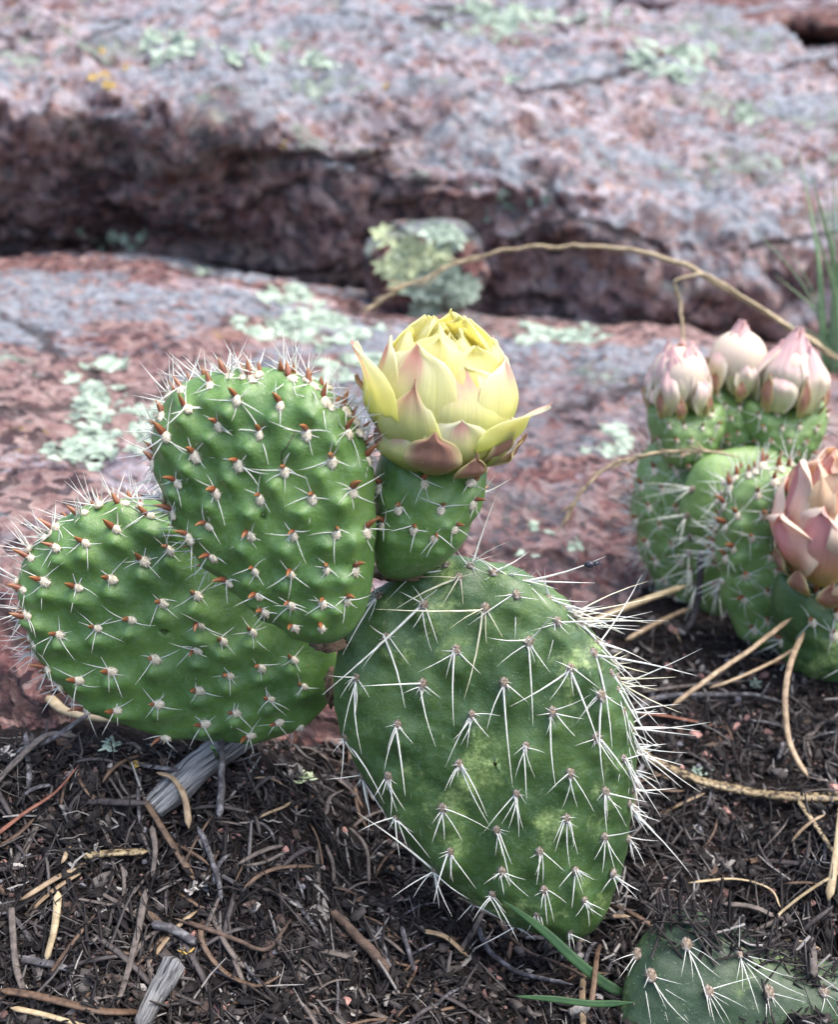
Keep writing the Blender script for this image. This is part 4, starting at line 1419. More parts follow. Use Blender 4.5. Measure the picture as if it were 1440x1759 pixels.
# bracts
fl.append(dict(az=-58, r0=1.0, rm=1.46, rt=1.42, h=0.0, L=0.8, W=0.30, m='bract', pt=1, mu=0.12, name='bract'))
fl.append(dict(az=-6, r0=0.96, rm=1.55, rt=1.56, h=-0.1, L=0.95, W=0.60, m='bract', mu=0.16, name='bract'))
fl.append(dict(az=50, r0=1.0, rm=1.58, rt=1.68, h=0.05, L=1.05, W=0.46, m='bract', pt=1, mu=0.14, name='bract'))
fl.append(dict(az=25, r0=0.98, rm=1.56, rt=1.60, h=-0.15, L=0.66, W=0.40, m='bract', pt=1, mu=0.12, name='bract'))
fl.append(dict(az=80, r0=1.0, rm=1.56, rt=1.72, h=-0.1, L=0.7, W=0.36, m='bract', pt=1, mu=0.12, name='bract'))
fl.append(dict(az=12, r0=1.0, rm=1.52, rt=1.48, h=-0.05, L=1.25, W=0.75, m='petal_pale', name='petal', mu=0.04))
fl.append(dict(az=-34, r0=1.0, rm=1.50, rt=1.44, h=-0.1, L=0.9, W=0.62, m='petal_pale', name='petal', mu=0.05))
fl.append(dict(az=66, r0=1.0, rm=1.52, rt=1.50, h=-0.05, L=1.1, W=0.65, m='petal_pale', name='petal', mu=0.05))
make_flower(cactus, base_pt, FB, 0.09, -0.05, fl, 0.875, label='half open yellow flower with brown pink outer bracts')


# ------------------------------------------------------------------ right-hand cacti
def generic_areoles(pad, nx_px, jitter, rr_, keep=0.9):
    out = []
    R = float(pad.R.max())
    row = 0
    v = -R
    while v < R:
        u = -R + (nx_px / 2 if row % 2 else 0)
        while u < R:
            uu, vv = u + rr_.uniform(-jitter, jitter), v + rr_.uniform(-jitter, jitter)
            rho = math.hypot(uu, vv) / float(pad.rout(math.atan2(vv, uu)))
            if rho < keep:
                out.append((uu, vv))
            u += nx_px
        v += nx_px * 0.8
        row += 1
    return out


def px_of(p):
    d = np.asarray(p) - CAM
    z = np.dot(d, FWD)
    return IW / 2 + F * np.dot(d, RGT) / z, IH / 2 - F * np.dot(d, UPV) / z


back_o = P(1210, 1090, 31.0)
back = empty('prickly_pear_cactus', back_o, 'blurred spiny cactus topped with three closed pink buds', 'cactus')

# back left pad, spiny
bl_out = [(1190, 1075), (1150, 1040), (1118, 980), (1098, 910), (1090, 840), (1105, 780), (1140, 745), (1185, 752), (1225, 790), (1250, 860), (1250, 940), (1235, 1020), (1215, 1070)]
BL = Pad(bl_out, (1170, 900), 32.5, 5, -22, 0.8)
ar = [px_of(BL.world(u, v, BL.T)[0]) for (u, v) in generic_areoles(BL, 0.72, 0.08, random.Random(5), 0.88)]
blo = do_young_pad(BL, ar, np.array(BL.uv(1205, 1090)), MATS['far_green'], back, back_o, (40, 260), 22, 404, 0.12, (5, 7), scale=1.2)
# stem-like old pad in the middle
st_out = [(1265, 1110), (1210, 1075), (1190, 1000), (1180, 920), (1178, 840), (1200, 790), (1260, 770), (1340, 775), (1380, 810), (1375, 900), (1350, 1000), (1320, 1085)]
ST = Pad(st_out, (1275, 930), 31.3, 2, 8, 0.85)
ar = [px_of(ST.world(u, v, ST.T)[0]) for (u, v) in generic_areoles(ST, 0.95, 0.1, random.Random(6), 0.8)]
for p in ar:
    uv = ST.uv(*p)
    ST.bumps.append((uv[0], uv[1], 0, 1, 0.4, 0.3, 0.08))
sto = child_pad(ST, back, back_o, MATS['far_green'], seed=9)
rr = random.Random(77)
for p in ar:
    pos, n, uv = ST.front(*p)
    place_areole(sto, ST.O, pos, n, -ST.V, WOOL_OLD, 1.2, rr=rr)
    tips = [pos + nrm(n * rr.uniform(0.2, 0.7) + np.array([rr.gauss(-0.3, 0.5), 0, -0.8])) * rr.uniform(0.6, 1.5) for _ in range(4)]
    cluster(sto, ST.O, pos, tips, 0.018, MATS['spine_white'], rr=rr)
# long grey spines hanging on the left flank
for i in range(6):
    pos, n = ST.rim(math.radians(135 + i * 17), math.pi / 2 - 0.3)
    tips = [pos + nrm(n * 0.5 + np.array([rr.gauss(-0.2, 0.7), rr.gauss(-0.2, 0.5), rr.uniform(-0.9, 0.1)])) * rr.uniform(0.7, 1.7) for _ in range(5)]
    place_areole(sto, ST.O, pos, n, -ST.V, WOOL_OLD, 1.2, rr=rr)
    cluster(sto, ST.O, pos, tips, 0.019, MATS['spine_white'], rr=rr)


def ovary(cx, top, bot, half_w, Y, parent, parent_o, seed, tw=1.0):
    h = bot - top
    out = [(cx, bot), (cx - half_w * 0.5, bot - h * 0.08), (cx - half_w * 0.82, bot - h * 0.4), (cx - half_w * 1.0, top + h * 0.12), (cx - half_w * 0.93, top + 2),
           (cx - half_w * 0.4, top + 10), (cx, top + 12), (cx + half_w * 0.4, top + 10), (cx + half_w * 0.93, top + 2), (cx + half_w, top + h * 0.12), (cx + half_w * 0.82, bot - h * 0.4), (cx + half_w * 0.5, bot - h * 0.08)]
    pd = Pad(out, (cx, (top + bot) / 2), Y, 0, 0, tw, 2.2, 0.5)
    ar_ = [px_of(pd.world(u, v, pd.T)[0]) for (u, v) in generic_areoles(pd, 0.5, 0.05, random.Random(seed), 0.92)]
    return do_young_pad(pd, ar_, np.array(pd.uv(cx, bot + 40)), MATS['far_green'], parent, parent_o, (10, 20), 1, seed, 0.06, (3, 4), scale=0.9)


def bud(parent, parent_o, px, py_base, Y, R, H, seed, tilt=0.0, lab=None, open_=0.0):
    B = P(px, py_base, Y)
    rr_ = random.Random(seed)
    fl = []
    tp = 1.05 if open_ < 0.3 else 1.7
    for i in range(5):
        fl.append(dict(az=i * 72 + 20, r0=0.45 * R, rm=0.60 * R, rt=(0.05 + 0.5 * open_) * R, h=0.0, L=H, W=0.6 * R, m='petal_bud', pt=1, ruf=0.05, mu=0.05, tp=tp))
    for i in range(6):
        fl.append(dict(az=i * 60 - 20 + rr_.uniform(-14, 14), r0=0.62 * R, rm=0.80 * R, rt=(0.16 + 0.5 * open_) * R, h=-0.05, L=H * rr_.uniform(0.84, 0.96), W=0.62 * R, m='petal_bud', pt=1, ruf=0.07, mu=0.06, tp=tp))
    for i in range(6):
        fl.append(dict(az=i * 60 + rr_.uniform(-16, 16) + seed * 31, r0=0.78 * R, rm=0.96 * R, rt=(0.36 + 0.4 * open_) * R, h=-0.12, L=H * rr_.uniform(0.62, 0.92), W=rr_.uniform(0.42, 0.6) * R, m='petal_bud', pt=1, ruf=0.08, mu=0.08, tp=tp))
    for i in range(7):
        fl.append(dict(az=i * 51 + rr_.uniform(-14, 14), r0=0.84 * R, rm=1.0 * R, rt=0.92 * R, h=-0.2, L=H * rr_.uniform(0.3, 0.55), W=rr_.uniform(0.16, 0.26) * R, m='bract', pt=1, ruf=0.05, mu=0.08, name='bract'))
    return make_flower(parent, parent_o, B, tilt, -0.04, fl, 1.0, name='flower_bud', label=lab, centre_mat=MATS['petal_bud'])


# core of every bud is scaled by the make_flower receptacle, keep R >= 0.9
ovary(1180, 690, 805, 66, 32.3, back, back_o, 61, 0.75)
ovary(1266, 655, 795, 64, 32.9, back, back_o, 62, 0.8)
ovary(1348, 685, 800, 72, 32.2, back, back_o, 63, 0.85)
bud(back, back_o, 1166, 697, 32.3, 1.02, 1.95, 1, -0.05, 'blunt pink bud starting to open', 0.55)
bud(back, back_o, 1263, 667, 32.9, 0.98, 2.05, 2, 0.0, 'tall pointed pink bud')
bud(back, back_o, 1352, 692, 32.2, 1.14, 2.25, 3, 0.05, 'widest pointed pink bud')

# front right cactus with the peach flower
fr_o = P(1400, 1180, 26.8)
front = empty('prickly_pear_cactus', fr_o, 'green cactus with brown leaves and a wilting peach pink flower', 'cactus')
fp_out = [(1290, 1122), (1255, 1060), (1240, 980), (1238, 900), (1250, 830), (1280, 800), (1325, 790), (1370, 805), (1400, 850), (1412, 930), (1405, 1020), (1380, 1100), (1335, 1130)]
FP = Pad(fp_out, (1322, 960), 28.6, 3, -10, 0.75)
Z8 = lambda x, y: (1220 + x / 4.627, 740 + y / 4.627)
fp_a = [Z8(*a) for a in [(190, 320), (310, 345), (420, 270), (165, 450), (380, 500), (515, 400), (555, 300), (215, 660), (330, 840), (130, 750), (190, 930), (130, 1000), (285, 1140), (490, 990), (540, 1110),
                         (465, 1270), (270, 1330), (350, 1570), (460, 1500), (640, 1350), (670, 1440), (120, 590), (430, 660)]]
do_young_pad(FP, fp_a, np.array(FP.uv(1330, 1160)), MATS['far_green'], front, fr_o, (40, 215), 20, 505, 0.12, (4, 6), scale=1.25)
# ovary below the peach flower
fo_out = [(1420, 1200), (1370, 1160), (1345, 1090), (1330, 1020), (1340, 985), (1400, 1000), (1470, 1000), (1530, 985), (1540, 1040), (1520, 1120), (1480, 1180)]
FO = Pad(fo_out, (1435, 1090), 27.0, 0, 0, 1.15, 2.2, 0.5)
fo_a = [Z8(*a) for a in [(855, 1290), (815, 1510), (680, 1170), (960, 1190), (985, 1610), (1010, 1450)]] + [(1470, 1060), (1500, 1120), (1450, 1150)]
do_young_pad(FO, fo_a, np.array(FO.uv(1420, 1230)), MATS['old'], front, fr_o, (180, 215), 2, 606, 0.08, (4, 5), scale=1.2)
# low dark pad below it
fd_out = [(1400, 1235), (1350, 1215), (1335, 1160), (1345, 1110), (1400, 1085), (1480, 1085), (1560, 1110), (1580, 1170), (1540, 1230), (1470, 1250)]
FD = Pad(fd_out, (1450, 1165), 27.6, 10, 0, 0.7)
fd_a = [(1375, 1165), (1410, 1195), (1385, 1125), (1430, 1150), (1435, 1205), (1360, 1195)]
do_young_pad(FD, fd_a, np.array(FD.uv(1460, 1250)), MATS['old'], front, fr_o, (150, 200), 4, 707, 0.06, (4, 6), scale=1.2)
PB = P(1432, 985, 27.0)
pf = []
for az in (0, 60, 120, 180, 240, 300):
    pf.append(dict(az=az, r0=0.5, rm=0.9, rt=0.5, h=0.2, L=2.75, W=0.8, m='petal_orange', ruf=0.2, mu=0.06))
for az, m in ((30, 'petal_orange'), (95, 'petal_peach'), (150, 'petal_peach'), (210, 'petal_peach'), (-75, 'petal_orange'), (-25, 'petal_orange')):
    pf.append(dict(az=az, r0=0.7, rm=1.1, rt=0.75, h=0.15, L=2.65, W=0.9, m=m, ruf=0.18, mu=0.06))
pf.append(dict(az=-92, r0=0.9, rm=1.3, rt=1.05, h=0.2, L=2.55, W=0.8, m='petal_peach', ruf=0.14, mu=0.05))
pf.append(dict(az=20, r0=0.95, rm=1.52, rt=1.0, h=0.25, L=2.05, W=1.4, m='petal_peach', ruf=0.1, mu=0.05))
pf.append(dict(az=-42, r0=0.95, rm=1.45, rt=1.3, h=0.05, L=1.95, W=1.15, m='petal_peach', ruf=0.12, mu=0.05))
pf.append(dict(az=-74, r0=0.95, rm=1.55, rt=1.85, h=0.1, L=1.5, W=1.05, m='petal_peach', ruf=0.16, out=-0.2, mu=0.05))
for az in (75, 130, -130):
    pf.append(dict(az=az, r0=0.95, rm=1.5, rt=1.4, h=0.1, L=2.0, W=1.2, m='petal_peach', ruf=0.1))
pf.append(dict(az=-4, r0=1.0, rm=1.6, rt=1.75, h=-0.2, L=0.9, W=0.5, m='petal_bud', ruf=0.08, mu=0.04))
for az, h in ((-52, -0.25), (-22, -0.4), (15, -0.3), (-82, 0.0)):
    pf.append(dict(az=az, r0=1.05, rm=1.46, rt=1.5, h=h, L=0.8, W=0.34, m='bract', pt=1, name='bract'))
make_flower(front, fr_o, PB, 0.0, -0.06, pf, 1.12, label='wilting peach and pink flower with crumpled orange centre', centre_mat=MATS['petal_orange'])

# half buried pad at the bottom right
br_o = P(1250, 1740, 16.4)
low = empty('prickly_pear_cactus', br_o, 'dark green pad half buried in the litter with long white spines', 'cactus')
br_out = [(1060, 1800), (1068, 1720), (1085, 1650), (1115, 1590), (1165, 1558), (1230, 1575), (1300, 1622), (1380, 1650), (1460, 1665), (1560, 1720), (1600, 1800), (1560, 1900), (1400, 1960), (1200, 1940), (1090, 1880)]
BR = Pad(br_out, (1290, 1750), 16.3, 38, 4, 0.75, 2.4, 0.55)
Z7 = lambda x, y: (1040 + x / 3.6, 1520 + y / 3.6)
br_a = [(Z7(505, 370), [(470, 570), (545, 585), (655, 815), (715, 575), (715, 500), (600, 320)]), (Z7(285, 560), [(480, 615), (520, 860), (510, 725), (250, 480), (240, 640), (380, 770)]),
        (Z7(640, 660), [(680, 860), (740, 860), (780, 860), (880, 765), (940, 565), (650, 810), (770, 745)]), (Z7(830, 425), [(815, 590), (850, 655), (955, 795), (1250, 690), (1180, 575), (1035, 468), (830, 180), (980, 660)]),
        (Z7(1010, 665), [(1000, 835), (1025, 810), (1170, 860), (1245, 728), (1085, 672), (1060, 760)]), (Z7(1350, 660), [(1440, 720), (1440, 590), (1440, 810), (1340, 790), (1400, 640)]),
        (Z7(85, 365), [(80, 585), (285, 860), (390, 850), (520, 840), (35, 480), (140, 570)])]
for (a, tips) in br_a:
    uv = BR.uv(*a)
    BR.bumps.append((uv[0], uv[1], 0, 1, 0.4, 0.35, 0.07))
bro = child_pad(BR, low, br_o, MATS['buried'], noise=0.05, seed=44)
rr = random.Random(88)
for (a, tips) in br_a:
    pos, n, uv = BR.front(*a)
    place_areole(bro, BR.O, pos, n, -BR.V, WOOL_OLD, 0.95, rr=rr)
    wp = float(np.dot(pos - BR.O, BR.N))
    T3 = [BR.at_level(*Z7(*tp), wp + 0.15 + 0.0022 * math.hypot(Z7(*tp)[0] - a[0], Z7(*tp)[1] - a[1])) for tp in tips]
    cluster(bro, BR.O, pos, T3, [0.015 if math.hypot(Z7(*tp)[0] - a[0], Z7(*tp)[1] - a[1]) > 80 else 0.010 for tp in tips], MATS['spine_white'],
            [rr.uniform(-0.06, 0.06) for _ in tips], rr=rr)
for i, (px, py) in enumerate([(1410, 1500), (1100, 1640), (1080, 1700)]):
    pass


# ------------------------------------------------------------------ stems, blades, needles that the photo singles out
def strand(name, pts3, r, mat, label, cat, sides=8, flat=1.0, taper=(1.0, 1.0), n=26, groove=0.0, group=None, wob=0.0, seed=0, up=None):
    path = catmull(pts3, n)
    if wob:
        path = path + np.stack([fbm(path * 1.5 + k * 9.1, 3, seed + k) for k in range(3)], 1) * wob
    t = np.linspace(0, 1, n)
    rad = r * (taper[0] * (1 - t) + taper[1] * t)
    rad = rad * np.clip(np.minimum(t, 1 - t) * 11 + 0.12, 0, 1)
    o0 = path.mean(0)
    mb = MB()
    tube(mb, path, rad, sides, flat, groove=groove, up=up)
    o = link(name, mb.mesh(name, mat, o0), None, o0)
    tag(o, label, cat, group)
    return o, path


def gpath(pts, lift=0.05):  # lift above the soil
    out = []
    for p in pts:
        l = p[2] if len(p) > 2 else lift
        out.append(G(p[0], p[1]) + np.array([0, 0, l]))
    return out


def apath(pts):
    return [P(*p) for p in pts]


# dry grass arcs
o_, path_ = strand('dry_grass_stem', apath([(1475, 640, 38), (1400, 590, 38.5), (1300, 528, 39), (1180, 458, 40), (1080, 428, 41), (980, 422, 42), (900, 427, 42.5), (810, 446, 43), (730, 475, 43), (670, 505, 43), (640, 530, 43)]),
                   0.085, MATS['straw'], 'long dry straw stem arching over the background rocks', 'grass stem', taper=(1.3, 0.55), n=60, wob=0.16, seed=2)


def seed_head(parent, path, i0, i1, n, length, r, mat, seed):
    rr_ = random.Random(seed)
    mb = MB()
    for k in range(n):
        i = rr_.uniform(i0, i1)
        a = path[int(i)]
        t = nrm(path[min(int(i) + 1, len(path) - 1)] - path[int(i) - 1])
        d = nrm(t * 1.0 + np.array([rr_.gauss(0, 0.25), rr_.gauss(0, 0.25), rr_.gauss(0, 0.25)]))
        b = a + d * length * rr_.uniform(0.6, 1.2)
        pts = np.linspace(a, b, 5)
        tube(mb, pts, r * np.array([0.3, 1, 1, 0.7, 0.1]), 4, 0.6)
    o0 = path.mean(0)
    return link('seed_head', mb.mesh('seed_head', mat, o0), parent, (0, 0, 0))


seed_head(o_, path_, 40, 57, 55, 0.9, 0.05, MATS['straw'], 3)
strand('dry_grass_stem', apath([(1470, 632, 37.6), (1380, 572, 38), (1290, 515, 38.5), (1235, 485, 38.5), (1190, 472, 38.5), (1160, 478, 38.5), (1158, 495, 38.5), (1172, 525, 38.5), (1170, 580, 38.0), (1172, 640, 37)]),
       0.06, MATS['straw'], 'kinked dry straw stem dropping down behind the pink buds', 'grass stem', n=60, wob=0.14, seed=6)
o_, path_ = strand('dry_grass_stem', apath([(1275, 786, 29.5), (1220, 776, 29.8), (1150, 776, 30), (1090, 786, 30), (1040, 806, 30), (1005, 838, 30), (985, 868, 30), (972, 892, 30)]),
                   0.042, MATS['straw'], 'thin dry grass stem curving down beside the left flank of the budding cactus', 'grass stem', n=50)
seed_head(o_, path_, 6, 48, 70, 0.55, 0.035, MATS['straw'], 4)

# green grass tuft, top right
tuft_o = P(1450, 640, 42)
tuft = empty('grass_tuft', tuft_o, 'pale green blurred grass tuft growing at the foot of the big boulder', 'grass tuft')
rr = random.Random(5)
for (tx, ty) in [(1284, 380), (1330, 470), (1372, 255), (1395, 300), (1418, 320), (1440, 330), (1352, 420), (1470, 300), (1405, 400), (1320, 545), (1500, 420), (1380, 350), (1430, 240)]:
    a = P(1432 + rr.uniform(-14, 18), 640, 42 + rr.uniform(-0.6, 0.6))
    b = P(tx, ty, 42 + rr.uniform(-2, 2))
    m_ = (a + b) / 2 + np.array([0.3 * (a[0] - b[0]) * 0.4, 0, 0.35])
    mb = MB()
    path = catmull([a, m_, b], 18)
    tube(mb, path, 0.24 * np.linspace(1, 0.06, 18), 5, 0.3)
    link('blade', mb.mesh('blade', MATS['grass_pale'], a), tuft, a - tuft_o)


def blade(pts3, wdt, mat, label, n=24):
    path = catmull(pts3, n)
    t = np.linspace(0, 1, n)
    prof = wdt * np.clip(t * 6, 0.1, 1) * (1 - (np.clip(t - 0.55, 0, 1) / 0.45) ** 2) + 0.004
    o0 = path.mean(0)
    mb = MB()
    tube(mb, path, prof, 12, 0.22, up=(0, -0.8, 0.6), groove=0.75)
    o = link('grass_sprout', mb.mesh('grass_sprout', mat, o0), None, o0)
    tag(o, label, 'grass')


blade([P(1085, 1712, 16.6), P(1040, 1690, 16.7), P(990, 1650, 16.9), P(930, 1595, 17.2), P(862, 1545, 17.4)], 0.095, MATS['grass_green'], 'broad green grass blade slanting across the foot of the big spiny pad')
blade([P(1090, 1722, 15.9), P(1020, 1724, 15.9), P(950, 1716, 15.8), P(884, 1711, 15.8)], 0.055, MATS['grass_green'], 'narrow green grass blade lying flat at the lower edge of the picture')
blade([G(380, 1345, 0), G(376, 1320, 0.25), P(368, 1292, 18.3), P(362, 1278, 18.2)], 0.05, MATS['grass_green'], 'tiny green sprout by the weathered wood chip')

# long needles and straws
S = [
    ([(1085, 1300, 0.25), (1130, 1330, 0.25), (1190, 1358, 0.22), (1280, 1378, 0.2), (1370, 1386, 0.2), (1480, 1386, 0.2)], 0.15, 'needle_spotted', 'thick spotted tan needle curving across the soil beside the big pad', (0.9, 1.05)),
    ([(1100, 1318, 0.1), (1140, 1342, 0.1), (1185, 1352, 0.12)], 0.035, 'needle_tan', 'thin tan fibre lying under the thick spotted needle', (1.0, 0.4)),
    ([(1095, 1238, 0.12), (1150, 1246, 0.15), (1250, 1262, 0.1)], 0.062, 'needle_red', 'orange red pine needle lying behind the big spiny pad', (1.0, 0.6)),
    ([(1090, 1225, 0.05), (1130, 1212, 0.2), (1200, 1212, 0.25), (1290, 1216, 0.2), (1345, 1220, 0.1)], 0.085, 'twig_grey', 'pale grey twig lying flat behind the big spiny pad', (1.2, 0.6)),
    ([(1100, 1200, 0.1), (1180, 1190, 0.15), (1290, 1180, 0.15)], 0.06, 'needle_grey', 'dull grey straw lying behind the pale twig', (1.0, 0.8)),
    ([(-10, 1452, 0.12), (40, 1420, 0.2), (95, 1385, 0.2), (140, 1345, 0.3)], 0.062, 'needle_red', 'red brown pine needle lying on the litter at the picture edge', (1.1, 0.4)),
    ([(-20, 1470, 0.06), (30, 1448, 0.1), (60, 1420, 0.12)], 0.06, 'needle_brown', 'dark brown needle lying just below the red brown one', (1.0, 0.7)),
    ([(248, 1398, 0.3), (290, 1462, 0.28), (335, 1528, 0.15)], 0.078, 'needle_brown', 'grooved brown needle pointing down from the weathered wood chip', (0.8, 1.0)),
    ([(272, 1362, 0.4), (300, 1376, 0.55), (320, 1410, 0.45), (325, 1440, 0.15)], 0.075, 'needle_tan', 'curved tan needle arching over the weathered wood chip', (0.7, 1.0)),
    ([(252, 1550, 0.25), (240, 1620, 0.25), (222, 1690, 0.2), (202, 1738, 0.05)], 0.075, 'needle_grey', 'straight grey grooved needle standing in the foreground litter', (1.0, 0.7)),
    ([(103, 1560, 0.3), (96, 1610, 0.25), (80, 1665, 0.1)], 0.08, 'straw', 'short yellowish needle stub in the foreground litter', (1.0, 0.8)),
    ([(345, 1602, 0.2), (352, 1645, 0.2), (385, 1690, 0.2), (440, 1716, 0.2), (485, 1695, 0.2)], 0.06, 'needle_brown', 'curled brown needle bending round in the foreground litter', (1.1, 0.5)),
    ([(20, 1600, 0.2), (22, 1590, 0.25), (30, 1680, 0.2), (45, 1720, 0.05)], 0.06, 'needle_grey', 'bent grey stem at the edge of the foreground litter', (1, 1)),
    ([(140, 1485, 0.15), (200, 1485, 0.2), (255, 1478, 0.12)], 0.095, 'needle_spotted', 'mottled greenish stem piece lying level in the litter', (1.0, 1.0)),
    ([(85, 1232, 0.5), (110, 1246, 0.35), (150, 1256, 0.3), (235, 1262, 0.2)], 0.12, 'straw', 'tan straw piece lying under the tip of the round pad', (1.2, 0.7)),
    ([(25, 1300, 0.1), (100, 1290, 0.2), (160, 1262, 0.45)], 0.08, 'twig_grey', 'grey twig slanting up under the round pad', (1.0, 0.7)),
    ([(-20, 1372, 0.15), (40, 1320, 0.2), (85, 1290, 0.25), (135, 1285, 0.2)], 0.09, 'needle_grey', 'grey brown stalk slanting through the litter under the round pad', (1.0, 0.9)),
    ([(0, 1720, 0.15), (70, 1735, 0.15), (170, 1752, 0.15), (250, 1752, 0.1)], 0.08, 'needle_brown', 'brown stalk lying along the lower edge', (1, 1)),
    ([(20, 1750, 0.2), (90, 1768, 0.2), (160, 1790, 0.2)], 0.06, 'straw', 'pale straw poking out at the lower corner', (1, 0.7)),
    ([(565, 1570, 0.1), (600, 1612, 0.2), (640, 1655, 0.2), (668, 1690, 0.1)], 0.10, 'twig_brown', 'brown twig slanting down below the shaded hollow', (0.9, 1.2)),
    ([(690, 1610, 0.25), (700, 1650, 0.2), (712, 1680, 0.1)], 0.055, 'twig_grey', 'short pale grey twig standing in the hollow', (1, 0.8)),
    ([(725, 1614, 0.15), (765, 1632, 0.2), (805, 1656, 0.1)], 0.062, 'needle_tan', 'short tan straw lying beside the pale grey twig', (1, 1)),
    ([(815, 1600, 0.2), (840, 1650, 0.2), (900, 1690, 0.2), (985, 1712, 0.15)], 0.07, 'twig_grey', 'grey root curving under the big spiny pad', (1, 0.6)),
    ([(850, 1590, 0.15), (900, 1640, 0.15), (960, 1670, 0.15), (1010, 1700, 0.1)], 0.05, 'twig_brown', 'dark root running under the green grass blade', (1, 0.6)),
    ([(1032, 1640, 0.2), (1022, 1690, 0.5), (1014, 1765, 0.4)], 0.055, 'needle_brown', 'thin brown stalk crossing the lower edge beside the half buried pad', (0.7, 1.1)),
    ([(1440, 1415, 0.5), (1432, 1500, 0.45), (1418, 1582, 0.4)], 0.085, 'straw', 'yellow tipped needle hanging at the picture edge above the half buried pad', (0.7, 1.1)),
    ([(1460, 1515, 0.35), (1390, 1560, 0.35), (1338, 1592, 0.3), (1330, 1612, 0.15)], 0.04, 'straw', 'thin bent pale stalk above the half buried pad', (1, 0.7)),
    ([(1370, 1390, 0.15), (1400, 1430, 0.15), (1430, 1480, 0.1)], 0.075, 'needle_spotted', 'speckled grey needle below the thick spotted needle', (1, 0.8)),
    ([(1180, 1535, 0.2), (1260, 1532, 0.25), (1320, 1545, 0.2), (1340, 1575, 0.15)], 0.035, 'straw', 'fine curved straw above the half buried pad', (1, 0.6)),
    ([(1240, 1572, 0.25), (1290, 1580, 0.25), (1330, 1592, 0.2)], 0.07, 'needle_grey', 'dull flat straw resting on the rim of the half buried pad', (1, 1)),
    ([(1388, 1640, 0.45), (1392, 1675, 0.4), (1394, 1712, 0.35)], 0.075, 'needle_grey', 'broken grey straw upright on the half buried pad', (1, 1)),
    ([(600, 1445, 0.3), (622, 1462, 0.3), (632, 1492, 0.25), (634, 1530, 0.1)], 0.06, 'needle_grey', 'curved grey needle tip in the hollow', (0.8, 0.6)),
    ([(560, 1425, 0.25), (568, 1405, 0.35), (592, 1388, 0.4)], 0.055, 'needle_grey', 'small hooked grey needle above the hollow', (1, 0.5)),
    ([(300, 1595, 0.2), (400, 1630, 0.2), (460, 1648, 0.15), (500, 1600, 0.15)], 0.05, 'twig_brown', 'thin dark bent stem beside the pink pebble', (1, 0.7)),
    ([(262, 1610, 0.2), (300, 1622, 0.25), (342, 1640, 0.15)], 0.09, 'twig_grey', 'dark grooved stem beside the pink pebble', (1, 1)),
    ([(340, 1440, 0.2), (360, 1480, 0.2), (375, 1530, 0.2), (382, 1562, 0.1)], 0.06, 'twig_grey', 'grey stem running down from the dark twig', (1, 0.8)),
    ([(262, 1440, 0.2), (268, 1480, 0.2), (262, 1525, 0.1)], 0.065, 'needle_grey', 'grey stub left of the grooved brown needle', (1, 0.7)),
]
for i, (pts, r, m_, lab, tp) in enumerate(S):
    kind = 'twig' if 'twig' in m_ else ('straw' if m_ == 'straw' else 'needle')
    nm = {'twig': 'twig', 'straw': 'straw', 'needle': 'pine_needle'}[kind]
    strand(nm, [q + np.array([0, 0, 0.08]) for q in gpath(pts)], r, MATS[m_], lab, {'twig': 'twig', 'straw': 'straw', 'needle': 'needle'}[kind], flat=0.55 if kind != 'twig' else 0.85, taper=tp,
           groove=0.55 if 'needle' in nm else 0.0, wob=0.05 if kind == 'twig' else 0.015, seed=300 + i)
# needles held up in the air on the right
strand('pine_needle', apath([(1362, 1060, 26.0), (1300, 1108, 24.9), (1215, 1168, 23.9), (1150, 1216, 23.4)]), 0.068, MATS['needle_tan'], 'straight tan needle leaning from the peach flowered cactus down to the soil', 'needle', flat=0.8, wob=0.05, seed=1)
strand('pine_needle', apath([(1376, 1108, 25.6), (1330, 1136, 25.0), (1260, 1168, 24.3), (1218, 1182, 24.1)]), 0.048, MATS['needle_tan'], 'thinner tan needle leaning below the straight one', 'needle', flat=0.8)
strand('pine_needle', apath([(1384, 1082, 25.8), (1362, 1130, 24.8), (1350, 1190, 24.0), (1354, 1260, 23.2), (1370, 1305, 22.6), (1390, 1335, 22.2)]), 0.075, MATS['needle_tan'], 'bowed tan needle standing between cactus and soil', 'needle', groove=0.5)
strand('straw', apath([(1180, 1006, 30), (1110, 1030, 29), (1060, 1050, 28.6), (985, 1082, 28)]), 0.095, MATS['straw'], 'blurred straw lying on the ground behind the longest white spines', 'straw')
strand('straw', apath([(1185, 1045, 29.5), (1130, 1070, 28.5), (1075, 1100, 27.8)]), 0.07, MATS['needle_tan'], 'second blurred straw lying in front of the column of the budding cactus', 'straw')
strand('dark_stem', apath([(1205, 940, 29.5), (1203, 1000, 29.2), (1196, 1050, 29), (1180, 1085, 28.6)]), 0.10, MATS['needle_dark'], 'black stem standing against the budding cactus', 'stem')
strand('twig', gpath([(383, 1292, 0.9), (384, 1340, 0.75), (380, 1380, 0.5), (376, 1432, 0.3)]), 0.08, MATS['twig_grey'], 'dark grey twig leaning against the weathered wood chip', 'twig', taper=(0.8, 1.0), wob=0.06, seed=5)
strand('twig', gpath([(310, 1670, 0.3), (285, 1710, 0.35), (262, 1745, 0.35), (240, 1790, 0.3)]), 0.19, MATS['wood'], 'frayed bluish grey stick at the lower edge of the litter', 'twig', taper=(1.3, 0.8), wob=0.08, seed=15)

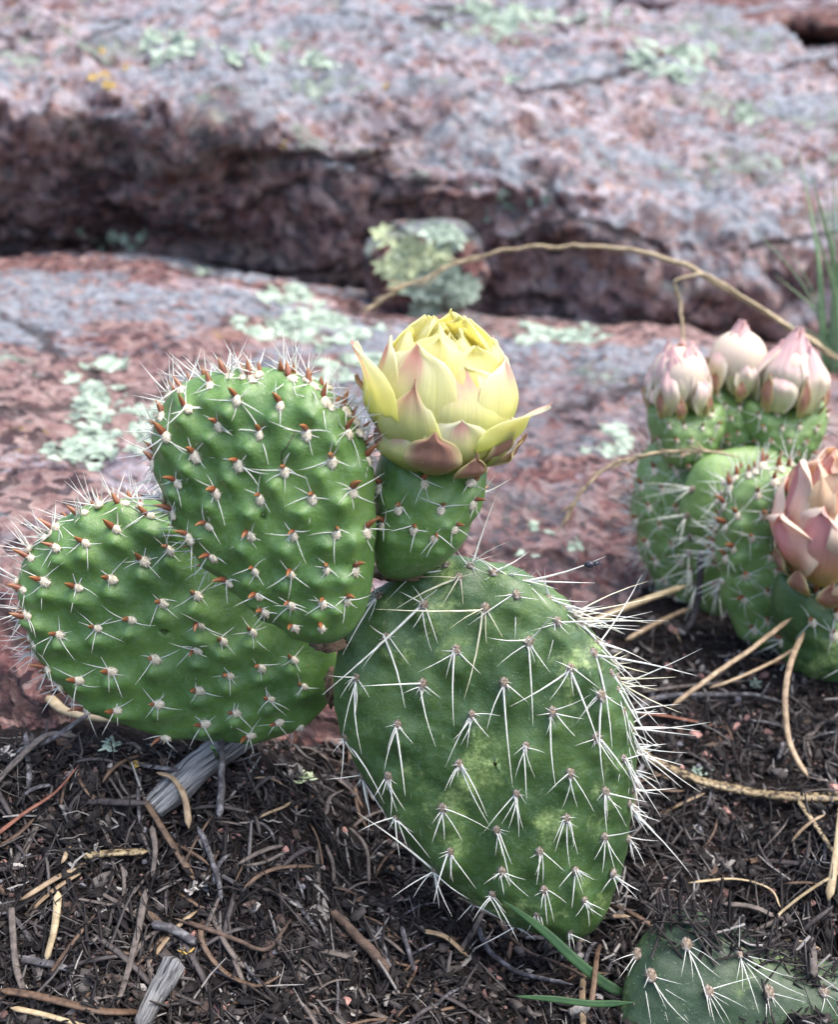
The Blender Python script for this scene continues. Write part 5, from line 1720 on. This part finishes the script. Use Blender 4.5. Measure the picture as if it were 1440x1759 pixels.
# weathered wood chip
wp = [G(262, 1400, 0.15), G(315, 1362, 0.28), G(372, 1318, 0.35), G(410, 1290, 0.3)]
path = catmull(wp, 30)
mb = MB()
tube(mb, path, 0.42 * np.concatenate([np.linspace(0.72, 1.0, 8), np.full(22, 1.0)]), 20, 0.55)
Vw = mb.v[0]
rowi = np.repeat(np.arange(30), 20)
angk = np.tile(np.arange(20), 30)
Vw += nrm(Vw - path[rowi]) * (0.10 * fbm(np.stack([angk * 0.9, rowi * 0.12, np.zeros(600)], 1), 4, 3) + 0.03 * fbm(np.stack([angk * 3.1, rowi * 0.2, np.zeros(600)], 1), 3, 8))[:, None]
c_ = path.mean(0)
chip = link('wood_chip', mb.mesh('wood_chip', MATS['wood'], c_), None, c_)
tag(chip, 'silvery cracked chip of weathered wood under the round pad', 'wood')

# thread on the middle pad, insect on a spine
a, n_, _ = MID.front(488, 800)
b, n2_, _ = MID.front(510, 745)
mb = MB()
pth = catmull([a + n_ * 0.08, MID.front(490, 775)[0] + n_ * 0.16, MID.front(500, 762)[0] + n_ * 0.18, b + n2_ * 0.14], 16)
tube(mb, pth, 0.011, 5)
th_ = link('thread', mb.mesh('thread', MATS['hair_dark'], a), None, a)
tag(th_, 'thin dark thread stuck to the upright middle pad', 'thread')

sp_tip = BIG.at_level(1013, 970, BIG.T + 0.1)
insect = empty('insect', sp_tip, 'tiny black dried insect caught on a long white spine', 'insect')
for (off, rad, nm) in (((0, 0, 0), (0.10, 0.07, 0.07), 'abdomen'), ((0.12, 0, 0.02), (0.055, 0.05, 0.05), 'thorax'), ((0.19, 0, 0.03), (0.035, 0.035, 0.03), 'head')):
    V_, F_ = ico(2)
    mb = MB()
    mb.add(V_ * np.array(rad) * (1 + 0.25 * fbm(V_ * 3, 2, 3))[:, None], F_)
    link(nm, mb.mesh(nm, MATS['insect']), insect, off)
for k in range(6):
    mb = MB()
    s_ = -1 if k % 2 else 1
    x0 = 0.08 + (k // 2) * 0.035
    tube(mb, catmull([(x0, 0, 0), (x0 - 0.02 + 0.02 * (k // 2), s_ * 0.07, 0.05), (x0 - 0.05 + 0.05 * (k // 2), s_ * 0.12, -0.05)], 6), 0.007, 4)
    link('leg', mb.mesh('leg', MATS['insect']), insect, (0, 0, 0))


# ------------------------------------------------------------------ pebbles, flakes, needles: individuals
def pebble_mesh(seed, mat, sub=2):
    V, Fc = ico(sub)
    V = V.copy()
    # cut some planes for an angular look
    rr_ = random.Random(seed)
    for _ in range(11):
        d = nrm(np.array([rr_.gauss(0, 1) for _ in range(3)]))
        k = rr_.uniform(0.42, 0.72)
        h = V @ d
        V = V - np.maximum(h - k, 0)[:, None] * d
    V *= np.array([1.0, rr_.uniform(0.65, 0.95), rr_.uniform(0.55, 0.8)])
    V = V * (1 + 0.08 * fbm(V * 3 + seed, 3, seed))[:, None]
    mb = MB()
    mb.add(V, Fc)
    return mb.mesh('pebble', mat, smooth=False)


PEB = {k: [pebble_mesh(i * 3 + j, MATS[k], 3) for i in range(4)] for j, k in enumerate(('pebble_pink', 'pebble_grey', 'pebble_dark'))}
named_pebbles = [
    (405, 1440, 14, 'pebble_pink', 'pink angular pebble just below the dark grey twig'), (333, 1608, 15, 'pebble_pink', 'rounded salmon pink pebble between the dark stems in the litter'),
    (383, 1733, 24, 'pebble_pink', 'largest pink granite pebble at the lower edge of the litter'), (197, 1553, 15, 'pebble_pink', 'flat dull pink pebble above the straight grey needle'),
    (590, 1425, 9, 'pebble_pink', 'small tan pink pebble at the lip of the hollow'), (590, 1722, 16, 'pebble_pink', 'pink pebble at the lower edge under the brown twig'),
    (840, 1690, 10, 'pebble_dark', 'small dark red pebble by the grey root'), (1193, 1265, 15, 'pebble_pink', 'smooth pink pebble below the orange needle'),
    (1133, 1260, 13, 'pebble_dark', 'dull red pebble beside the smooth pink one'), (1187, 1232, 10, 'pebble_dark', 'upright brown pebble behind the orange needle'),
    (1168, 1325, 15, 'pebble_pink', 'dusty pink pebble above the thick spotted needle'), (1435, 1362, 20, 'pebble_pink', 'salmon pink stone at the picture edge above the spotted needle'),
    (1245, 1395, 17, 'pebble_pink', 'mauve pebble just under the thick spotted needle'), (1198, 1428, 11, 'pebble_grey', 'grey pebble under the mauve one'),
    (1242, 1537, 14, 'pebble_dark', 'brown pebble above the half buried pad'), (1213, 1302, 12, 'pebble_pink', 'orange pink pebble lump behind the spotted needle'),
    (420, 1395, 8, 'pebble_grey', 'little white pebble beside the dark grey twig'), (5, 1488, 14, 'pebble_pink', 'pale pink pebble at the picture edge under the brown needle'),
    (300, 1437, 8, 'pebble_grey', 'white chip under the curved tan needle'), (535, 1712, 9, 'pebble_pink', 'pale chip beside the lower pink pebble'),
    (575, 1470, 6, 'pebble_pink', 'tiny pink chip on the wall of the hollow'), (45, 1478, 12, 'pebble_grey', 'blue grey pebble in the litter by the brown needle'),
    (1150, 1150, 14, 'pebble_pink', 'blurred pink pebble on the soil behind the longest spines'), (1155, 1085, 15, 'pebble_pink', 'blurred rosy pebble near the budding cactus'),
]
for (px, py, s, m_, lab) in named_pebbles:
    g = G(px, py)
    dist = np.dot(g - CAM, FWD)
    sc_ = s * dist / F
    o = link('pebble', random.choice(PEB[m_]), None, g + np.array([0, 0, sc_ * 0.35]), (random.uniform(-0.4, 0.4), random.uniform(-0.4, 0.4), random.uniform(0, 6.28)), sc_)
    tag(o, lab, 'pebble')

EXCL = [(MID, 0), (LEFT, 0)]


def zone(px, py):
    if py < 1250:
        return 'on the far soil behind the big pad'
    if px > 1085 and py < 1520:
        return 'on the soil beside the big pad'
    if px > 1000:
        return 'around the half buried pad'
    if px > 560:
        return 'in the hollow before the big pad'
    if py < 1420:
        return 'in the litter under the round pad'
    return 'in the foreground litter'


def inside(poly, x, y):
    c = False
    j = len(poly) - 1
    for i in range(len(poly)):
        xi, yi = poly[i]
        xj, yj = poly[j]
        if (yi > y) != (yj > y) and x < (xj - xi) * (y - yi) / (yj - yi) + xi:
            c = not c
        j = i
    return c


OUTS = [mid_out, left_out, big_out, br_out, fp_out, fd_out, fo_out, st_out, bl_out]

LANDMARKS = [(405, 1440, 'angular pink pebble'), (333, 1608, 'rounded salmon pebble'), (383, 1733, 'largest pink pebble'), (197, 1553, 'flat dull pink pebble'), (590, 1425, 'pebble at the lip of the hollow'),
             (590, 1722, 'pink pebble at the lower edge'), (840, 1690, 'small dark red pebble'), (1193, 1265, 'smooth pink pebble'), (1168, 1325, 'dusty pink pebble'), (1245, 1395, 'mauve pebble'),
             (1242, 1537, 'brown pebble above the buried pad'), (320, 1360, 'weathered wood chip'), (265, 1740, 'frayed bluish grey stick'), (222, 1650, 'straight grey grooved needle'),
             (92, 1610, 'yellowish needle stub'), (420, 1705, 'curled brown needle'), (195, 1485, 'mottled greenish stem piece'), (70, 1400, 'red brown needle'), (150, 1240, 'tan straw under the pad tip'),
             (620, 1635, 'brown twig below the hollow'), (745, 1635, 'short tan straw'), (900, 1680, 'grey root'), (1360, 1380, 'thick spotted needle'), (1355, 1250, 'bowed tan needle'),
             (1175, 1250, 'orange needle'), (1280, 1215, 'pale grey twig'), (1030, 1070, 'blurred straw'), (1430, 1500, 'yellow tipped needle'), (1400, 1560, 'thin bent pale stalk'),
             (1015, 1740, 'thin brown stalk'), (960, 1620, 'green grass blade'), (900, 1715, 'narrow grass blade'), (192, 1292, 'pale green lichen crumb'), (520, 1348, 'curly yellow green lichen'),
             (340, 1525, 'white papery curl'), (319, 1643, 'bright yellow lichen crumb'), (1204, 1334, 'round green lichen crumb'), (1100, 1480, 'edge of the big pad'), (700, 1540, 'foot of the big pad'),
             (380, 1400, 'leaning dark grey twig'), (30, 1640, 'bent grey stem'), (500, 1600, 'thin dark bent stem'), (370, 1500, 'grey stem below the twig'), (1390, 1680, 'broken grey straw'),
             (620, 1485, 'curved grey needle tip'), (1435, 1362, 'salmon pink stone'), (1240, 1075, 'foot of the budding cactus'), (100, 1740, 'brown stalk on the lower edge')]
ORD = ['nearest to', 'second nearest to', 'third nearest to', 'fourth nearest to', 'fifth nearest to', 'sixth nearest to', 'seventh nearest to', 'eighth nearest to', 'ninth nearest to', 'tenth nearest to']
PENDING = []


def later(o, word, cat, group, px, py):
    k_ = min(range(len(LANDMARKS)), key=lambda i: (LANDMARKS[i][0] - px) ** 2 + (LANDMARKS[i][1] - py) ** 2)
    PENDING.append((word, k_, math.hypot(LANDMARKS[k_][0] - px, LANDMARKS[k_][1] - py), o, cat, group))


def settle_labels():
    seen = {}
    for word, k_, d_, o, cat, group in sorted(PENDING, key=lambda r: (r[0], r[1], r[2])):
        n = seen.get((word, k_), 0)
        seen[(word, k_)] = n + 1
        tag(o, word + ' ' + (ORD[n] if n < len(ORD) else 'far from') + ' the ' + LANDMARKS[k_][2], cat, group)


def scatter(n, rr_, vis=True):
    """n ground points, even in picture area but with real positions; returns (point, normal, px, py)."""
    out = []
    while len(out) < n:
        u = rr_.random()
        if not vis and rr_.random() < 0.2:
            px, py = rr_.choice((rr_.uniform(-620, -60), rr_.uniform(1500, 2050))), rr_.uniform(1270, 1900)
        elif u < 0.55:
            px, py = rr_.uniform(-60, 900), rr_.uniform(1275, 1850)
        elif u < 0.9:
            px, py = rr_.uniform(900, 1500), rr_.uniform(1240, 1850)
        else:
            px, py = rr_.uniform(960, 1500), rr_.uniform(1060, 1260)
        if vis and any(inside(o_, px, py) for o_ in OUTS):
            continue
        h, nn = cast(BG, px, py)
        if h is None:
            continue
        h = h.copy()
        h[2] = gz(h[0], h[1])
        out.append((h, nn, px, py))
    return out


rs = random.Random(1234)
words = {'pebble_pink': 'small pink granite pebble', 'pebble_grey': 'small grey pebble', 'pebble_dark': 'small dull red pebble'}
for (h, nn, px, py) in scatter(150, rs):
    m_ = rs.choice(('pebble_pink', 'pebble_pink', 'pebble_grey', 'pebble_dark', 'pebble_dark'))
    s = rs.uniform(0.06, 0.13) * (1.5 if px > 1080 and py < 1420 else 1.0)
    o = link('pebble', rs.choice(PEB[m_]), None, h + np.array([0, 0, s * 0.4]), (rs.uniform(-0.5, 0.5), rs.uniform(-0.5, 0.5), rs.uniform(0, 6.28)), s)
    later(o, words[m_], 'pebble', words[m_] + 's in the litter', px, py)

NEED = {}


def needle_mesh(seed, mat):
    rr_ = random.Random(seed)
    L = 1.0
    t = np.linspace(-0.5, 0.5, 12)
    c1, c2 = rr_.uniform(-0.5, 0.5), rr_.uniform(-0.6, 0.6)
    path = np.stack([t * L, c1 * (t ** 2 - 0.08) + c2 * t ** 3, 0.12 * np.cos(t * 3) - 0.1], 1)
    mb = MB()
    w0 = rr_.uniform(0.03, 0.052)
    tube(mb, path, w0 * np.clip((0.5 - np.abs(t)) * 8 + 0.08, 0, 1), 6, 0.45, groove=0.5)
    return mb.mesh('pine_needle', mat)


KINDS_N = [('needle_grey', 'weathered grey needle', 0.32), ('needle_brown', 'dark brown needle', 0.18), ('needle_dark', 'blackened needle', 0.32), ('needle_tan', 'tan needle', 0.07), ('twig_grey', 'thin grey twig', 0.13)]
for k_, _, _ in KINDS_N:
    NEED[k_] = [needle_mesh(hash(k_) % 97 * 0 + len(k_) * 13 + i, MATS[k_]) for i in range(7)]
for (h, nn, px, py) in scatter(280, rs):
    u = rs.random()
    for k_, wd, pr in KINDS_N:
        u -= pr
        if u <= 0:
            break
    sc_ = rs.uniform(0.6, 1.7)
    yaw = rs.uniform(0, 6.28)
    f = np.array([math.cos(yaw), math.sin(yaw), 0])
    nn2 = nrm(nn + np.array([rs.gauss(0, 0.18), rs.gauss(0, 0.18), 0.3]))
    M = frame(nn2, f)
    nm = 'twig' if 'twig' in k_ else 'pine_needle'
    o = link(nm, rs.choice(NEED[k_]), None, h + nn2 * rs.uniform(0.08, 0.2), M, (sc_, sc_ * 0.8 if sc_ > 1 else 1, 1))
    later(o, ('long ' if sc_ > 1.25 else 'short ' if sc_ < 0.85 else '') + wd, 'twig' if 'twig' in k_ else 'needle', wd + 's in the litter', px, py)


def flake_mesh(seed, mat):
    rr_ = random.Random(seed)
    m = 9
    V = []
    for z in (0.06, -0.06):
        for k in range(m):
            a = 2 * math.pi * k / m
            r = rr_.uniform(0.6, 1.0) if z > 0 else None
            if z > 0:
                V.append([r * math.cos(a), 0.5 * r * math.sin(a), z + 0.25 * math.cos(a * 1.0) ** 2])
            else:
                q = V[k]
                V.append([q[0] * 0.95, q[1] * 0.95, q[2] - 0.12])
    fs = [tuple(range(m)), tuple(range(2 * m - 1, m - 1, -1))] + [(k, m + k, m + (k + 1) % m, (k + 1) % m) for k in range(m)]
    mb = MB()
    mb.add(V, fs)
    return mb.mesh('bark_flake', mat, smooth=False)


FLK = {k: [flake_mesh(i + 50, MATS[k]) for i in range(5)] for k in ('bark_dark', 'bark_pale', 'needle_brown')}
fw = {'bark_dark': 'dark bark flake', 'bark_pale': 'bleached dry flake', 'needle_brown': 'brown dry flake'}
for (h, nn, px, py) in scatter(190, rs):
    m_ = rs.choice(('bark_dark', 'bark_dark', 'bark_pale', 'needle_brown'))
    s = rs.uniform(0.09, 0.24) * (0.7 if m_ == 'bark_pale' else 1)
    M = frame(nrm(nn + np.array([rs.gauss(0, 0.45), rs.gauss(0, 0.45), 0.2])), np.array([math.cos(rs.uniform(0, 6)), 1, 0.0]))
    o = link('bark_flake', rs.choice(FLK[m_]), None, h + np.array([0, 0, 0.06]), M, s)
    later(o, fw[m_], 'flake', fw[m_] + 's in the litter', px, py)

settle_labels()

# little lichen crumbs lying on the litter
for i, (px, py, s, m_, lab) in enumerate([
        (192, 1292, 0.22, 'lichen_green', 'pale green lichen crumb on the litter under the round pad'), (232, 1318, 0.14, 'lichen_orange', 'yellow orange lichen crumb beside the pale green one'),
        (520, 1348, 0.2, 'lichen_yellow', 'curly yellow green lichen crumb beside the weathered wood chip'), (1204, 1334, 0.18, 'lichen_green', 'round green lichen crumb behind the thick spotted needle'),
        (8, 1300, 0.24, 'bark_pale', 'white crusty lichen crumb at the picture edge'), (319, 1643, 0.13, 'lichen_orange', 'bright yellow lichen crumb above the frayed stick'),
        (340, 1525, 0.22, 'bark_pale', 'white papery curl at the tip of the grooved brown needle'), (1300, 1185, 0.22, 'lichen_green', 'blurred green lichen crumb behind the pale twig')]):
    g = G(px, py, 0.08)
    mb = MB()
    r2 = random.Random(600 + i)
    for k in range(16):
        a = r2.uniform(0, 6.28)
        c0 = np.array([math.cos(a), math.sin(a), 0]) * s * r2.uniform(0, 0.8)
        d = nrm(np.array([r2.gauss(0, 1), r2.gauss(0, 1), abs(r2.gauss(0.6, 0.5))]))
        pts = catmull([c0, c0 + d * s * 0.5, c0 + d * s * 0.8 + np.array([r2.gauss(0, 0.3), r2.gauss(0, 0.3), 0.1]) * s], 6)
        tube(mb, pts, s * np.array([0.16, 0.2, 0.2, 0.24, 0.2, 0.08]), 5, 0.4)
    o = link('lichen_crumb', mb.mesh('lichen_crumb', MATS[m_]), None, g)
    tag(o, lab, 'lichen')

# uncountable litter: fibres, crumbs
mb = MB()
rl = random.Random(99)
pts_ = scatter(12800, rl, False)
for (h, nn, px, py) in pts_:
    L = rl.choice((0.15, 0.25, 0.4, 0.6, 0.9, 1.3)) * rl.uniform(0.6, 1.3)
    r = rl.choice((0.008, 0.012, 0.018, 0.028, 0.04)) * rl.uniform(0.8, 1.2)
    r = min(r, L * 0.08)
    yaw = rl.gauss(0.0, 1.2)
    k = rl.gauss(0, rl.choice((0.3, 0.5, 1.4)))
    n = 5
    t = np.linspace(-0.5, 0.5, n)
    ang = yaw + k * t
    xs_ = h[0] + np.cumsum(np.cos(ang)) * L / n - np.cos(yaw) * L / 2
    ys_ = h[1] + np.cumsum(np.sin(ang)) * L / n - np.sin(yaw) * L / 2
    zb = h[2] + (-(nn[0] * (xs_ - h[0]) + nn[1] * (ys_ - h[1])) / max(nn[2], 0.4))
    zs_ = zb + rl.uniform(0.0, 0.14) + np.array([rl.uniform(-0.03, 0.07) for _ in range(n)]) + t * rl.gauss(0, 0.35) * L
    tn = min(1.0, max(0.0, rl.gauss(0.43, 0.33)))
    tube(mb, np.stack([xs_, ys_, zs_], 1), r * np.array([0.6, 1, 1, 0.9, 0.4]), 4, rl.choice((0.3, 0.45, 0.7)), tone=tn, cap=False)
for (h, nn, px, py) in scatter(4200, rl, False):
    # flat broken bits of bark, leaf and needle
    L, W_ = rl.uniform(0.06, 0.3), rl.uniform(0.03, 0.13)
    M_ = frame(nrm(nn + np.array([rl.gauss(0, 0.6), rl.gauss(0, 0.6), 0.1])), np.array([rl.gauss(0, 1), rl.gauss(0, 1), 0.01]))
    A_ = np.array(M_)
    m = rl.choice((5, 6, 7))
    V_ = []
    for z in (0.012, -0.012):
        for k in range(m):
            a = 2 * math.pi * k / m
            q = (1 if z > 0 else 1.0)
            V_.append([W_ * math.cos(a) * (1 + 0.4 * math.sin(k * 7.3 + L * 90)), L * math.sin(a) * (1 + 0.35 * math.sin(k * 5.1 + W_ * 90)), z + 0.05 * math.cos(a * 2) * L])
    V_ = np.array(V_) @ A_.T + h + np.array([0, 0, rl.uniform(0.02, 0.14)])
    mb.add(V_, [tuple(range(m)), tuple(range(2 * m - 1, m - 1, -1))] + [(k, m + k, m + (k + 1) % m, (k + 1) % m) for k in range(m)], None, min(1.0, max(0.0, rl.gauss(0.42, 0.3))))
# bits fallen on the half buried pad
for i in range(150):
    px, py = rl.uniform(1130, 1440), 0
    py = np.interp(px, [1100, 1160, 1230, 1300, 1440], [1600, 1568, 1580, 1625, 1662]) + abs(rl.gauss(0, 26)) - 8
    pos, n_, _ = BR.front(px, float(py))
    a = rl.uniform(0, 6.28)
    d = (BR.U * math.cos(a) + BR.V * math.sin(a)) * rl.uniform(0.15, 0.6)
    tube(mb, catmull([pos - d + n_ * rl.uniform(0.02, 0.2), pos + n_ * rl.uniform(0.04, 0.12), pos + d + n_ * rl.uniform(0.0, 0.25)], 5), rl.uniform(0.012, 0.04), 4, 0.6, tone=min(1.0, max(0.0, rl.gauss(0.55, 0.25))), cap=False)
lit = link('plant_litter', mb.mesh('plant_litter', MATS['litter'], tone=True))
lit['kind'] = 'stuff'
tag(lit, 'matted dry fibres and rootlets covering the dark soil', 'litter')

mb = MB()
Vt, Ft = ico(1)
for (h, nn, px, py) in scatter(9000, rl, False):
    s = rl.choice((0.02, 0.03, 0.05)) * rl.uniform(0.7, 1.4)
    V_ = Vt * np.array([rl.uniform(0.6, 1.3), rl.uniform(0.6, 1.3), rl.uniform(0.5, 0.9)]) * s
    V_ = V_ * (1 + 0.3 * np.array([rl.uniform(-1, 1) for _ in range(len(Vt))]))[:, None]
    mb.add(V_ + h + np.array([0, 0, s * 0.3]), Ft, None, min(1, max(0, rl.gauss(0.4, 0.27))))
grit = link('soil_crumbs', mb.mesh('soil_crumbs', MATS['grit'], smooth=False, tone=True))
grit['kind'] = 'stuff'
tag(grit, 'loose crumbs of soil and grit on the ground', 'soil crumbs')
print('tris approx', sum(len(m.polygons) for m in bpy.data.meshes))
